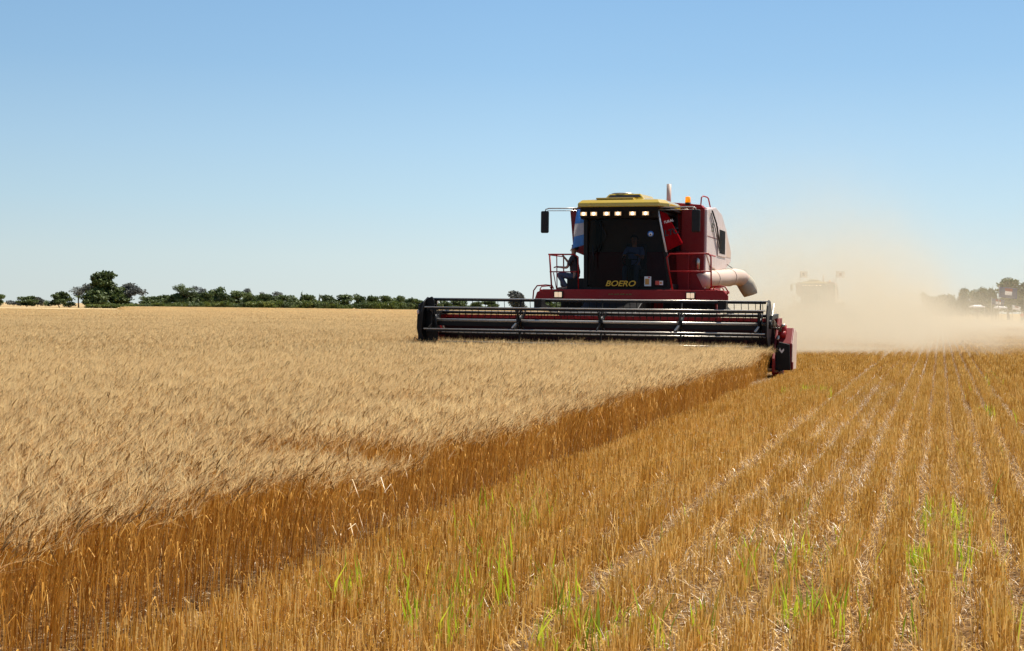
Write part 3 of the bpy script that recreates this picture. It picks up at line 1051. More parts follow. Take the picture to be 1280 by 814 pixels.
def header_part(parent):
    h = MB()
    h.prism([(0.05, 0.16), (0.45, 0.10), (0.95, 0.18), (1.05, 0.45), (1.08, 1.20), (1.04, 1.20), (1.00, 0.47), (0.90, 0.22), (0.45, 0.14), (0.05, 0.185)], 'x', -4.12, 3.88)
    h.box(-4.14, 3.90, 0.98, 1.10, 1.20, 1.285)
    h.box(-4.12, 3.88, 1.09, 1.20, 0.16, 0.30)
    for x in (-3.2, -2.1, -1.3, 0.8, 1.7, 2.8):
        h.box(x - 0.03, x + 0.03, 1.085, 1.15, 0.30, 1.20)
    header = h.build('header', M_inner, parent, bevel=0.006)
    tb = MB()
    tb.box(-4.13, 3.89, 0.965, 0.979, 1.205, 1.28)
    tb.build('top_rail', M_red, header)
    # end sheets
    for x, sgn in ((-4.17, 1), (3.88, 1)):
        e = MB()
        e.prism([(-0.35, 0.12), (0.5, 0.08), (1.12, 0.16), (1.14, 1.29), (0.62, 1.29), (0.15, 0.86), (-0.35, 0.42)], 'x', x, x + 0.045)
        e.build('end_sheet', M_reddark, header, bevel=0.006)
    au = MB()
    au.tube([(-4.05, 0.62, 0.50), (3.82, 0.62, 0.50)], 0.16, 16)
    for sg, x0, x1 in ((1, -4.0, -0.9), (-1, 0.7, 3.8)):
        steps = 90
        vs, fs = [], []
        for i in range(steps + 1):
            x = x0 + (x1 - x0) * i / steps
            a = sg * 2 * math.pi * (x - x0) / 0.52
            for r_ in (0.155, 0.29):
                vs.append((x, 0.62 + r_ * math.cos(a), 0.50 + r_ * math.sin(a)))
        for i in range(steps):
            fs.append((2 * i, 2 * i + 1, 2 * i + 3, 2 * i + 2))
        au.add(vs, fs)
    au.build('auger', M_inner, header)
    kn = MB()
    x = -4.1
    while x < 3.86:
        kn.prism([(x - 0.018, 0.05), (x, -0.09), (x + 0.018, 0.05)], 'z', 0.145, 0.175)
        x += 0.0762
    kn.box(-4.12, 3.88, 0.03, 0.09, 0.14, 0.19)
    kn.build('cutter_bar', M_steel, header)
    # left divider: dark pointed shield with a pale corner
    d = MB()
    d.prism([(-3.93, 1.70), (-4.10, 1.63), (-4.24, 1.51), (-4.30, 1.25), (-4.31, 0.95), (-4.25, 0.70), (-4.12, 0.45), (-4.0, 0.30), (-3.86, 0.30), (-3.79, 0.55), (-3.78, 0.9), (-3.86, 1.3), (-3.88, 1.6)], 'y', -0.42, -0.36)
    d.prism([(-0.36, 0.30), (-0.36, 1.50), (0.15, 1.62), (0.48, 1.55), (0.60, 0.40), (0.2, 0.12)], 'x', -4.30, -4.19)
    d.box(-4.30, -4.24, -0.44, -0.38, 1.28, 1.38, 1)
    d.build('divider', [M_black, M_white], header, bevel=0.02)
    w = MB()
    for x in (-4.30, -4.19):
        w.tube([(x + .12, -0.40, 0.62), (x - 0.03, -0.48, 0.74), (x - 0.08, -0.45, 0.56)], 0.014, 6)
    w.build('guide_rod', M_black, header)
    # right divider: drive housing, near-black front, pinkish outer sheet
    d = MB()
    prof = [(-0.02, 0.16), (0.02, 0.74), (0.42, 1.08), (1.00, 1.00), (0.90, 0.16)]
    d.prism(prof, 'x', 3.95, 4.26, 0)
    o_ = d.build('drive_housing', M_reddark, header, bevel=0.02)
    f = MB()
    f.prism([(3.86, 0.20), (3.93, 0.62), (3.99, 0.78), (4.22, 0.73), (4.245, 0.18), (4.0, 0.15)], 'y', -0.10, -0.035)
    f.build('front_shield', M_black, header, bevel=0.012)
    f = MB()
    f.prism([(0.0, 0.17), (0.03, 0.73), (0.42, 1.06), (0.98, 0.98), (0.88, 0.17)], 'x', 4.262, 4.275)
    f.box(4.262, 4.29, -0.02, 0.10, 0.06, 0.34, 1)
    f.build('side_sheet', [M_pipe, M_reddark], header, bevel=0.004)
    # heart-like reflection on the shield, set in as a white patch
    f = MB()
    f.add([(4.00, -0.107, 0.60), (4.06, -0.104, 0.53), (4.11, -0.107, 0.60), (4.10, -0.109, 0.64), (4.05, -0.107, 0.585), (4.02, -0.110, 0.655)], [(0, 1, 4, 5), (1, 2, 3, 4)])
    f.build('glint_patch', M_paper, header)
    f = MB()
    f.box(3.89, 3.925, -0.125, -0.09, 0.30, 0.42)
    f.build('hinge', M_steel, header, bevel=0.01)
    g = MB()
    g.tube([(3.95, 0.2, 0.93), (4.11, 0.2, 0.93)], 0.085, 14)
    g.tube([(4.05, 0.25, 0.95), (4.05, 0.25, 1.14)], 0.07, 12)
    g.tube([(3.80, 0.18, 1.07), (4.0, 0.18, 1.07)], 0.02, 8, 1)
    g.tube([(4.02, 0.12, 1.12), (4.10, 0.12, 1.14)], 0.035, 8, 1)
    g.tube([(3.96, 0.0, 0.82), (3.96, 0.06, 0.90)], 0.03, 8, 1)
    g.build('hydraulic_motor', [M_red, M_steel], header)
    g = MB()
    for q in range(3):
        g.tube([(3.82, 0.3, 1.28 - q * .04), (3.9, 0.1, 1.17 - q * .05), (4.02, 0.15, 1.06 - q * .03)], 0.013, 6)
    g.build('hydraulic_hose', M_rubber, header)
    g = MB()
    g.prism([(-0.1, 0.02), (0.9, 0.02), (1.0, 0.12), (-0.2, 0.12)], 'x', 3.86, 4.0)
    g.build('skid', M_reddark, header, bevel=0.01)
    g = MB()
    g.prism([(-0.1, 0.02), (0.9, 0.02), (1.0, 0.12), (-0.2, 0.12)], 'x', -4.2, -4.06)
    g.build('skid', M_reddark, header, bevel=0.01)
    return header


def wheel(parent, x, y, r, w, lugs):
    t = MB()
    n_ = 48
    prof = [(-w / 2, r * 0.62), (-w / 2, r * 0.90), (-w * 0.38, r * 0.975), (w * 0.38, r * 0.975), (w / 2, r * 0.90), (w / 2, r * 0.62)]
    vs, fs = [], []
    for i in range(n_):
        a = 2 * math.pi * i / n_
        for (px_, pr) in prof:
            vs.append((x + px_, y + pr * math.cos(a), r + pr * math.sin(a)))
    k_ = len(prof)
    for i in range(n_):
        for j in range(k_):
            j2 = (j + 1) % k_
            fs.append((i * k_ + j, i * k_ + j2, ((i + 1) % n_) * k_ + j2, ((i + 1) % n_) * k_ + j))
    t.add(vs, fs, 0, True)
    for i in range(lugs):
        for sg in (-1, 1):
            a = 2 * math.pi * (i + (0.5 if sg > 0 else 0)) / lugs
            a2 = a + 0.55 * 2 * math.pi / lugs * 1.2
            p0 = (x + sg * w * 0.48, y + r * 0.96 * math.cos(a2), r + r * 0.96 * math.sin(a2))
            p1 = (x + sg * 0.02, y + r * 0.99 * math.cos(a), r + r * 0.99 * math.sin(a))
            t.quadbar(p0, p1, 0.05 * r, 0.05 * r)
    wh = t.build('wheel', M_rubber, parent)
    m = MB()
    m.tube([(x - w * 0.30, y, r), (x + w * 0.30, y, r)], r * 0.61, 32)
    m.tube([(x - w * 0.44, y, r), (x + w * 0.44, y, r)], r * 0.22, 20)
    m.build('rim', M_rim, wh, bevel=0.01)
    return wh


def build_combine():
    root = empty('combine_harvester', (0, 0, 0))
    header_part(root)
    reel_part(root)
    # reel arms and lift cylinders
    for x in (-4.06, 3.82):
        a = MB()
        a.quadbar((x, 1.05, 1.34), (x, -0.15, 1.30), 0.07, 0.09)
        a.quadbar((x, -0.15, 1.30), (x, -0.27, 1.12), 0.07, 0.08)
        a.quadbar((x + .01, 0.30, 1.60), (x + .01, -0.25, 1.17), 0.03, 0.05, 1)
        a.tube([(x, 0.9, 0.85), (x, 0.2, 1.27)], 0.028, 8, 1)
        a.build('reel_arm', [M_black, M_tube], root, bevel=0.006)
    for x in (-1.32, 2.82):
        a = MB()
        a.box(x - 0.09, x + 0.09, -0.62, -0.30, 1.42, 1.66)
        a.quadbar((x, -0.4, 1.55), (x, 1.0, 1.34), 0.09, 0.09)
        a.build('reel_bracket', M_black, root, bevel=0.01)
    # feeder house and chassis
    f = MB()
    f.prism([(1.1, 0.18), (1.1, 1.15), (2.6, 1.65), (4.2, 1.70), (4.2, 1.05)], 'x', CX - 0.72, CX + 0.72)
    f.build('feeder_house', M_black, root, bevel=0.02)
    f = MB()
    f.box(-2.02, 1.98, 3.95, 4.0, 1.0, 1.86)
    f.box(-2.02, 1.98, 3.3, 3.95, 1.70, 1.86)
    f.build('shade_sheet', M_black, root, bevel=0.01)  # black sheets added to give the deep shade below cab and beam
    c = MB()
    c.box(CX - 0.95, CX + 0.95, 3.9, 9.3, 0.85, 1.75)
    c.box(CX - 1.35, CX + 1.35, 4.4, 4.75, 0.75, 1.05)
    c.box(CX - 1.25, CX + 1.25, 8.35, 8.6, 0.52, 0.70)
    c.box(CX - 0.15, CX + 0.15, 8.3, 8.7, 0.6, 0.95)
    c.build('chassis', M_reddark, root, bevel=0.02)
    b = MB()
    b.prism([(4.8, 1.75), (4.8, 2.95), (9.0, 2.80), (10.2, 2.1), (10.2, 1.2), (9.3, 0.95), (9.2, 1.75)], 'x', CX - 1.25, CX + 1.45)
    b.build('threshing_body', M_reddark, root, bevel=0.03)
    ch = MB()
    ch.prism([(9.6, 0.7), (9.9, 1.5), (10.3, 1.3), (10.5, 0.8)], 'x', CX - 1.1, CX + 1.1)
    ch.build('straw_chopper', M_black, root, bevel=0.02)
    for x in (CX - 1.45, CX + 1.45):
        wheel(root, x, 4.55, 0.86, 0.62, 22)
        wheel(root, x, 8.45, 0.55, 0.40, 18)
    # front beam with headlamps, bumper loops and faded lettering
    fb_ = MB()
    fb_.prism([(-2.50, 1.68), (-2.44, 1.86), (-2.28, 1.935), (2.28, 1.935), (2.40, 1.80), (2.40, 1.68)], 'y', 3.16, 3.24)
    fb_.box(-2.40, 2.30, 3.24, 4.1, 1.86, 1.93)
    beam = fb_.build('front_beam', M_red, root, bevel=0.012)
    for x in (-1.86, 1.49):
        hl = MB()
        hl.box(x - 0.115, x + 0.115, 3.09, 3.16, 1.715, 1.885)
        hb = hl.build('headlight', M_plastic, beam, bevel=0.01)
        ln = MB()
        ln.box(x - 0.095, x - 0.005, 3.068, 3.092, 1.735, 1.865)
        ln.box(x + 0.005, x + 0.095, 3.068, 3.092, 1.735, 1.865)
        lo = ln.build('headlight_lens', M_lens, beam, bevel=0.01)
    for sx in (-1, 1):
        x = -2.42 if sx < 0 else 2.30
        g = MB()
        g.tube([(x - 0.13 * (sx < 0), 3.18, 1.66), (x - 0.11 * (sx < 0) + .1 * (sx > 0), 3.18, 1.90), (x - 0.02 + .04 * (sx > 0), 3.18, 2.02), (x + 0.10 * -sx + .1 * (sx < 0), 3.2, 2.04), (x + 0.34 * -sx, 3.3, 2.03), (x + 0.38 * -sx, 3.3, 1.95)], 0.018, 8)
        g.tube([(x + 0.02 * -sx, 3.3, 1.93), (x + 0.06 * -sx, 3.3, 2.0), (x + 0.26 * -sx, 3.36, 2.02), (x + .3 * -sx, 3.36, 1.94)], 0.014, 8)
        g.build('bumper_loop', M_red, beam)
    fl = MB()
    for q, (w_, h_) in enumerate(((.05, .03), (.03, .045), (.06, .03), (.04, .04), (.07, .035), (.03, .05), (.05, .03), (.06, .04))):
        x = -0.58 + q * 0.075
        fl.box(x, x + w_, 3.154, 3.159, 1.807, 1.82 + h_ / 2)
    fl.box(-0.585, 0.02, 3.1545, 3.1585, 1.805, 1.812)
    fl.build('worn_decal', M_lettery, beam)
    # cab shell
    cab = MB()
    L_, Rr = -1.30, 0.62
    cab.box(L_, 0.92, 3.45, 3.60, 1.93, 1.99)                      # sill
    cab.box(L_, Rr + 0.25, 3.5, 5.0, 1.94, 2.0)                    # floor
    cab.box(L_ + 0.02, Rr + 0.1, 4.98, 5.04, 2.0, 3.95, 1)         # rear wall
    cab.box(L_, Rr + 0.1, 3.45, 5.0, 3.93, 3.98, 1)                # ceiling
    cab_o = cab.build('cab', [M_black, M_liner], root)
    for nm, a_, b_, w_ in (('pillar', (L_ + 0.04, 3.55, 1.99), (L_ + 0.03, 3.50, 3.93), 0.10), ('pillar', (0.90, 3.55, 1.99), (0.62, 3.50, 3.93), 0.09),
                           ('pillar', (L_ + 0.04, 4.98, 1.99), (L_ + 0.04, 4.98, 3.93), 0.12), ('pillar', (0.86, 4.98, 1.99), (0.74, 4.98, 3.93), 0.12)):
        p = MB()
        p.quadbar(a_, b_, w_, 0.09)
        p.build(nm, M_black, cab_o, bevel=0.01)
    gl = MB()
    rows_, cols = 6, 12
    vs, fs = [], []
    for j in range(rows_ + 1):
        z = 1.99 + (3.72 - 1.99) * j / rows_
        xr = 0.87 + (0.65 - 0.87) * j / rows_
        for i in range(cols + 1):
            x = (L_ + 0.08) + (xr - L_ - 0.08) * i / cols
            q = 2 * i / cols - 1
            vs.append((x, 3.36 + 0.16 * q * q + 0.03 * j / rows_, z))
    for j in range(rows_):
        for i in range(cols):
            a_ = j * (cols + 1) + i
            fs.append((a_, a_ + 1, a_ + cols + 2, a_ + cols + 1))
    gl.add(vs, fs, 0, True)
    gl.build('windshield', M_glass, cab_o)
    sg = MB()
    sg.add([(L_ + 0.02, 3.6, 2.05), (L_ + 0.02, 4.92, 2.05), (L_ + 0.02, 4.92, 3.9), (L_ + 0.02, 3.6, 3.9)], [(0, 1, 2, 3)])
    sg.build('side_window', M_glass, cab_o)
    dr = MB()
    dr.prism([(3.6, 2.0), (4.92, 2.0), (4.92, 3.92), (3.6, 3.92), (3.6, 2.0), (3.72, 2.12), (3.72, 3.8), (4.8, 3.8), (4.8, 2.12), (3.72, 2.12)], 'x', 0, 0.04)
    me_pts = dr.v
    dr2 = MB()
    for (x0, y0, x1, y1) in ():
        pass
    dr2.quadbar((0.86, 3.62, 2.02), (0.66, 3.62, 3.9), 0.04, 0.07)
    dr2.quadbar((0.86, 4.90, 2.02), (0.74, 4.90, 3.9), 0.04, 0.07)
    dr2.quadbar((0.86, 3.62, 2.05), (0.86, 4.90, 2.05), 0.04, 0.10)
    dr2.quadbar((0.67, 3.62, 3.88), (0.74, 4.90, 3.88), 0.04, 0.07)
    dr2.add([(0.86, 3.64, 2.08), (0.86, 4.88, 2.08), (0.74, 4.88, 3.86), (0.67, 3.64, 3.86)], [(0, 1, 2, 3)], 1)
    dr2.build('door', [M_black, M_glass], cab_o)
    wp = MB()
    wp.tube([(-0.95, 3.37, 3.72), (-0.70, 3.345, 3.30), (-1.02, 3.36, 2.80)], 0.010, 6)
    wp.tube([(-1.05, 3.37, 3.05), (-1.0, 3.35, 2.45)], 0.013, 6)
    wp.build('wiper', M_black, cab_o)
    se = MB()
    se.box(-0.50, 0.05, 4.25, 4.75, 2.30, 2.48)
    se.box(-0.50, 0.05, 4.68, 4.82, 2.40, 3.15)
    se.box(-0.35, -0.1, 4.3, 4.7, 1.99, 2.30)
    se.build('seat', M_seat, cab_o, bevel=0.04)
    sw = MB()
    ring = [(-0.23 + 0.2 * math.cos(a), 4.02 + 0.10 * math.sin(a), 2.72 + 0.17 * math.sin(a)) for a in [i * math.pi / 12 for i in range(25)]]
    sw.tube(ring, 0.014, 6, cap=False)
    sw.tube([(-0.23, 3.85, 2.0), (-0.23, 4.02, 2.72)], 0.035, 8)
    sw.quadbar((-0.42, 4.02, 2.72), (-0.04, 4.02, 2.72), 0.03, 0.02)
    sw.build('steering_wheel', M_plastic, cab_o)
    lettering('lettering', 'BOERO', 0.235, M_letter, cab_o, Matrix.Translation((-0.325, 3.325, 2.085)) @ Matrix.Rotation(R(90), 4, 'X') @ Matrix.Diagonal((0.98, 0.82, 1, 1)), shear=0.28, offset=0.004, ext=0.003)
    st1 = MB()
    st1.box(0.29, 0.46, 3.335, 3.345, 2.03, 2.27)
    st1.box(0.31, 0.41, 3.327, 3.334, 2.07, 2.215, 1)
    st1.box(0.385, 0.43, 3.327, 3.334, 2.232, 2.262, 2)
    st1.build('sticker', [M_paper, M_stickor, M_stickred], cab_o)
    st2 = MB()
    st2.box(0.56, 0.75, 3.385, 3.395, 2.06, 2.165)
    st2.box(0.558, 0.66, 3.376, 3.384, 2.062, 2.163, 1)
    st2.box(0.675, 0.72, 3.376, 3.384, 2.09, 2.14, 2)
    st2.build('sticker', [M_paper, M_stickred, M_stickor], cab_o)
    st3 = MB()
    st3.tube([(0.42, 3.400, 3.33), (0.42, 3.388, 3.33)], 0.075, 24)
    st3.tube([(0.42, 3.387, 3.325), (0.42, 3.383, 3.325)], 0.047, 20, 1)
    st3.tube([(0.42, 3.382, 3.315), (0.42, 3.380, 3.315)], 0.018, 12, 2)
    st3.build('round_sticker', [M_stickblue, M_paper, M_letterb], cab_o)
    # roof
    rf = MB()
    A = [(-1.42, 3.22), (0.66, 3.22), (0.86, 3.50), (0.92, 5.10), (-1.42, 5.10)]
    B = [(-1.34, 3.34), (0.60, 3.34), (0.74, 3.58), (0.80, 5.02), (-1.34, 5.02)]
    C_ = [(-0.98, 3.62), (0.30, 3.62), (0.48, 3.75), (0.52, 4.9), (-1.0, 4.9)]
    vs = [(x, y, 4.00) for x, y in A] + [(x, y, 4.10) for x, y in A] + [(x, y, 4.185) for x, y in B] + [(x, y, 4.23) for x, y in C_]
    n_ = 5
    fs = [tuple(range(n_))[::-1], tuple(range(3 * n_, 4 * n_))]
    for q in range(3):
        fs += [(q * n_ + i, q * n_ + (i + 1) % n_, (q + 1) * n_ + (i + 1) % n_, (q + 1) * n_ + i) for i in range(n_)]
    rf.add(vs, fs)
    roof = rf.build('roof', M_roof, root, bevel=0.02)
    rp = MB()
    rp.box(-0.98, -0.02, 3.36, 3.8, 4.20, 4.245)
    rp.build('roof_pad', M_roof, roof, bevel=0.015)
    ac = MB()
    ac.add([(-0.86, 3.70, 4.22), (0.20, 3.70, 4.22), (0.32, 4.7, 4.22), (-0.92, 4.7, 4.22), (-0.74, 3.80, 4.37), (0.06, 3.80, 4.37), (0.20, 4.6, 4.36), (-0.80, 4.6, 4.36)],
           [(3, 2, 1, 0), (4, 5, 6, 7), (0, 1, 5, 4), (1, 2, 6, 5), (2, 3, 7, 6), (3, 0, 4, 7)])
    aco = ac.build('air_conditioner', M_roof, roof, bevel=0.02)
    ag = MB()
    ag.add([(-0.76, 3.712, 4.275), (0.10, 3.712, 4.275), (0.04, 3.775, 4.34), (-0.70, 3.775, 4.34)], [(0, 1, 2, 3)])
    ag.build('intake_grille', M_black, roof)
    hd = MB()
    hd.tube([(-0.52 + 0.27 * math.cos(a) + .07, 4.05 + 0.25 * math.sin(a), 4.385) for a in [i * math.pi / 12 for i in range(25)]], 0.018, 6)
    hd.build('hatch_ring', M_steel, roof)
    vi = MB()
    vi.prism([(3.24, 4.0), (3.30, 3.72), (3.55, 3.70), (3.9, 4.0)], 'x', -1.36, 0.62)
    vi.box(0.62, 0.90, 3.45, 5.0, 3.93, 4.0)
    vi.build('visor', M_black, roof, bevel=0.01)
    for x in (-1.25, -0.99, -0.66, -0.37, 0.00, 0.33):
        wl = MB()
        wl.box(x - 0.10, x + 0.10, 3.19, 3.27, 3.765, 3.895)
        wl.box(x - 0.078, x + 0.078, 3.178, 3.19, 3.785, 3.872, 1)
        wl.tube([(x, 3.178, 3.83), (x, 3.170, 3.83)], 0.040, 10, 2)
        wl.build('work_light', [M_plastic, M_lamp, M_lamphot], roof)
    # grain tank in front view
    gt = MB()
    gt.prism([(-2.10, 4.06), (-2.00, 2.98), (-1.55, 2.80), (-1.30, 2.0), (1.50, 2.0), (1.50, 4.06), (1.25, 4.16), (-1.85, 4.16)], 'y', 5.06, 5.30)
    gt.box(-1.60, 1.44, 5.30, 7.4, 2.9, 4.10)
    gt.box(0.90, 1.50, 4.95, 5.06, 1.95, 4.10)
    gt.build('grain_tank', M_reddark, root, bevel=0.02)
    tl = MB()
    tl.prism([(0.85, 4.10), (0.92, 4.20), (1.42, 4.16), (1.50, 4.06)], 'y', 4.9, 5.3)
    tl.prism([(0.2, 4.1), (0.5, 4.26), (1.1, 4.22), (1.46, 4.12)], 'y', 5.3, 7.2)
    tl.build('tank_lid', M_red, root, bevel=0.015)
    # side hood: pale dusty sheet on the sunny side
    hs = MB()
    hs.prism([(5.02, 4.05), (6.5, 4.20), (7.6, 4.08), (8.6, 3.62), (9.36, 3.15), (9.36, 2.84), (8.4, 2.62), (6.7, 2.52), (5.6, 2.62), (5.02, 2.9)], 'x', 1.44, 1.56)
    side = hs.build('side_panel', M_white, root, bevel=0.02)
    tp = MB()
    tp.prism([(5.4, 4.10), (6.5, 4.21), (7.6, 4.09), (9.36, 3.16), (9.36, 2.84), (8.4, 2.60), (7.0, 2.5), (5.4, 2.5)], 'x', 0.2, 1.438)
    tp.build('rear_hood', M_white, root, bevel=0.02)
    dn = MB()
    dn.box(1.40, 1.54, 5.02, 5.55, 1.95, 2.88)
    dn.box(1.42, 1.58, 5.65, 5.85, 1.75, 2.60)
    dn.build('lower_panel', M_white, root, bevel=0.015)
    vt = MB()
    vt.box(1.562, 1.585, 6.75, 8.25, 2.92, 3.72)
    vo = vt.build('vent', M_white, side, bevel=0.008)
    vt = MB()
    vt.box(1.584, 1.590, 6.98, 8.02, 3.00, 3.64)
    for q in range(16):
        vt.box(1.589, 1.596, 7.0 + q * 0.064, 7.02 + q * 0.064, 3.0, 3.64, 1)
    vt.build('vent_grille', [M_grille, M_plastic], side)
    sm = MB()
    sm.prism([(8.30, 3.62), (9.28, 3.12), (9.28, 2.95), (8.30, 2.95)], 'x', 1.562, 1.568)
    sm.build('rear_sheet', M_pipe, side)
    sm = MB()
    sm.box(1.562, 1.568, 5.1, 6.9, 3.36, 3.375)
    sm.build('seam', M_reddark, side)
    lettering('hood_lettering', 'E5', 0.40, M_letterg, side, Matrix.Translation((1.566, 5.95, 3.62)) @ Matrix.Rotation(R(90), 4, 'Z') @ Matrix.Rotation(R(90), 4, 'X') @ Matrix.Diagonal((1.1, 0.8, 1, 1)))
    st_ = MB()
    st_.tube([(1.60, 5.6, 4.05), (1.62, 6.2, 3.75), (1.62, 6.9, 3.15)], 0.022, 6)
    st_.tube([(1.60, 5.45, 3.98), (1.61, 6.1, 3.6), (1.61, 6.85, 3.05)], 0.012, 6)
    st_.build('tank_ladder', M_black, side)
    # exhaust, beacon, top handrail
    e = MB()
    e.tube([(0.37, 6.0, 3.9), (0.37, 6.0, 4.80)], 0.062, 16)
    e.tube([(0.37, 6.0, 4.795), (0.37, 6.0, 4.802)], 0.05, 14, 1)
    e.build('exhaust_pipe', [M_pipe, M_black], root)
    bc = MB()
    bc.tube([(1.07, 4.95, 4.15), (1.07, 4.95, 4.22)], 0.075, 16, 0)
    bc.tube([(1.07, 4.95, 4.22), (1.07, 4.95, 4.36), (1.07, 4.95, 4.375)], [0.072, 0.068, 0.04], 18, 1)
    bc.build('beacon', [M_plastic, M_beacon], root)
    g = MB()
    g.tube([(1.24, 5.9, 4.12), (1.26, 5.9, 4.42), (1.29, 6.0, 4.47), (1.33, 6.4, 4.47), (1.35, 6.5, 4.44), (1.41, 6.6, 4.12)], 0.018, 8)
    g.build('top_handrail', M_red, root)
    # platform rails
    g = MB()
    y = 3.34
    g.tube([(-2.20, y, 2.82), (-1.52, y, 2.82), (-1.42, y, 2.75), (-1.40, y, 1.95)], 0.020, 8)
    g.tube([(-2.17, y, 2.84), (-2.10, y, 1.93)], 0.022, 8)
    g.tube([(-2.16, y, 2.38), (-1.42, y, 2.38)], 0.016, 8)
    g.tube([(-1.98, y, 2.82), (-1.96, y, 1.93)], 0.014, 8)
    g.tube([(-2.18, y, 2.81), (-2.14, 4.6, 2.81), (-2.12, 4.6, 1.93)], 0.018, 8)
    g.tube([(-2.06, y, 2.36), (-1.98, y + .02, 1.94)], 0.012, 8)
    g.build('platform_rail', M_red, root)
    g = MB()
    g.tube([(1.00, y, 1.93), (0.84, y, 2.74), (0.92, y, 2.83), (1.88, y, 2.84), (1.94, y, 2.76), (1.96, y, 1.98)], 0.020, 8)
    g.tube([(0.90, y, 2.40), (1.94, y, 2.40)], 0.016, 8)
    g.tube([(1.84, y + 0.02, 2.83), (1.80, 4.9, 2.83)], 0.018, 8)
    g.build('platform_rail', M_red, root)
    pl = MB()
    pl.box(-2.22, -1.35, 3.3, 4.9, 1.86, 1.925)
    pl.build('platform', M_reddark, root, bevel=0.005)
    pl = MB()
    pl.box(0.95, 1.95, 3.3, 4.9, 1.86, 1.925)
    pl.build('platform', M_reddark, root, bevel=0.005)
    bx = MB()
    bx.box(-1.95, -1.42, 4.25, 4.75, 1.93, 2.24)
    bx.build('tool_box', M_black, root, bevel=0.02)
    ld = MB()
    for yy in (3.5, 3.95):
        ld.tube([(2.02, yy, 1.95), (2.16, yy, 0.60)], 0.02, 8)
    for q in range(5):
        z = 0.75 + q * 0.28
        ld.box(2.02, 2.20, 3.5, 3.95, z, z + 0.03)
    ld.build('ladder', M_reddark, root)
    fx = MB()
    fx.tube([(1.36, 4.85, 2.50), (1.36, 4.85, 2.74), (1.36, 4.85, 2.79)], [0.055, 0.055, 0.02], 14)
    fx.build('fire_extinguisher', M_steel, root)
    # mirrors
    for x, xa in ((-2.29, -1.40), (1.57, 0.60)):
        mm = MB()
        mm.box(x - 0.105, x + 0.105, 3.26, 3.34, 3.36, 3.92)
        mo = mm.build('mirror', M_plastic, root, bevel=0.035)
        ma_ = MB()
        sg_ = -1 if x < 0 else 1
        ma_.tube([(xa, 3.36, 3.985), (x + 0.10 * -sg_, 3.30, 3.985), (x + 0.02 * -sg_, 3.30, 3.96), (x, 3.30, 3.88)], 0.016, 8)
        ma_.tube([(xa, 3.40, 3.925), (x + 0.06 * -sg_, 3.31, 3.925)], 0.010, 6)
        ma_.build('mirror_arm', M_tube, mo)
    # folded unloading auger with its canvas boot
    ua = MB()
    ua.tube([(1.40, 4.95, 2.20), (1.48, 5.2, 2.24), (1.62, 7.2, 2.32), (1.75, 8.7, 2.40), (1.86, 9.15, 2.38), (1.97, 9.3, 2.27)], [0.19, 0.235, 0.235, 0.235, 0.23, 0.215], 24)
    for yy, xx, zz in ((6.0, 1.535, 2.272), (8.0, 1.69, 2.365)):
        ua.tube([(xx, yy, zz), (xx + 0.004, yy + 0.06, zz + 0.002)], 0.25, 24)
    uo = ua.build('unloading_auger', M_pipe, root)
    bo = MB()
    bo.tube([(1.93, 9.27, 2.32), (2.02, 9.34, 2.18), (2.09, 9.38, 2.03), (2.13, 9.40, 1.90)], [0.235, 0.25, 0.235, 0.20], 20)
    bo.build('spout_boot', M_boot, uo)
    ga = MB()
    ga.tube([(1.56, 8.6, 2.75), (1.75, 8.75, 2.60)], 0.01, 6)
    ga.build('stay', M_black, uo)
    ex = MB()
    ex.tube([(1.5, 5.0, 1.98), (1.75, 5.2, 1.98), (1.95, 5.6, 1.90), (2.0, 5.8, 1.65)], 0.03, 8)
    ex.build('fender_rail', M_red, root)
    return root


def kids(o):
    return [c for c in bpy.data.objects if c.parent == o]


def copy_tree(o, parent=None):
    c = o.copy()
    COL.objects.link(c)
    c.parent = parent
    for ch in kids(o):
        copy_tree(ch, c)
    return c


combine = build_combine()
second = copy_tree(combine)
MO = st(-7.33, 30.5)
combine.location = MO
combine.rotation_euler = (0, 0, -TH)
tag(combine, 'red combine harvester with wide black reel cutting the standing wheat, nearest machine', 'combine harvester', 'combine harvesters')
second.location = (27.0, 124, 0)
second.rotation_euler = (0, 0, -TH)
tag(second, 'faint combine harvester far behind, almost hidden in the dust cloud', 'combine harvester', 'combine harvesters')
MW = Matrix.Translation(MO) @ Matrix.Rotation(-TH, 4, 'Z')


# ------------------------------------------------------------------ people
def skin_mesh(name, chains, mat, parent, sub=1):
    """chains: lists of ((x,y,z), radius); equal points are merged so limbs join"""
    idx_, vs, rad, es = {}, [], [], []
    for ch in chains:
        prev = None
        for p, r_ in ch:
            k_ = tuple(round(c, 4) for c in p)
            if k_ not in idx_:
                idx_[k_] = len(vs); vs.append(p); rad.append(r_)
            i = idx_[k_]
            if prev is not None and prev != i:
                es.append((prev, i))
            prev = i
    me = bpy.data.meshes.new(name)
    me.from_pydata(vs, es, [])
    me.materials.append(mat)
    o = bpy.data.objects.new(name, me)
    COL.objects.link(o)
    md = o.modifiers.new('skin', 'SKIN')
    sv = me.skin_vertices
    if not sv:
        bm = bmesh.new(); bm.from_mesh(me); bm.verts.layers.skin.verify(); bm.to_mesh(me); bm.free()
        sv = me.skin_vertices
    for i, r_ in enumerate(rad):
        rr_ = r_ if isinstance(r_, tuple) else (r_, r_)
        sv[0].data[i].radius = rr_
        sv[0].data[i].use_root = (i == 0)
    md.use_smooth_shade = True
    s_ = o.modifiers.new('sub', 'SUBSURF')
    s_.levels = s_.render_levels = sub
    o.parent = parent
    return o


def vlerp(a, b, t):
    return tuple(a[i] + (b[i] - a[i]) * t for i in range(3))


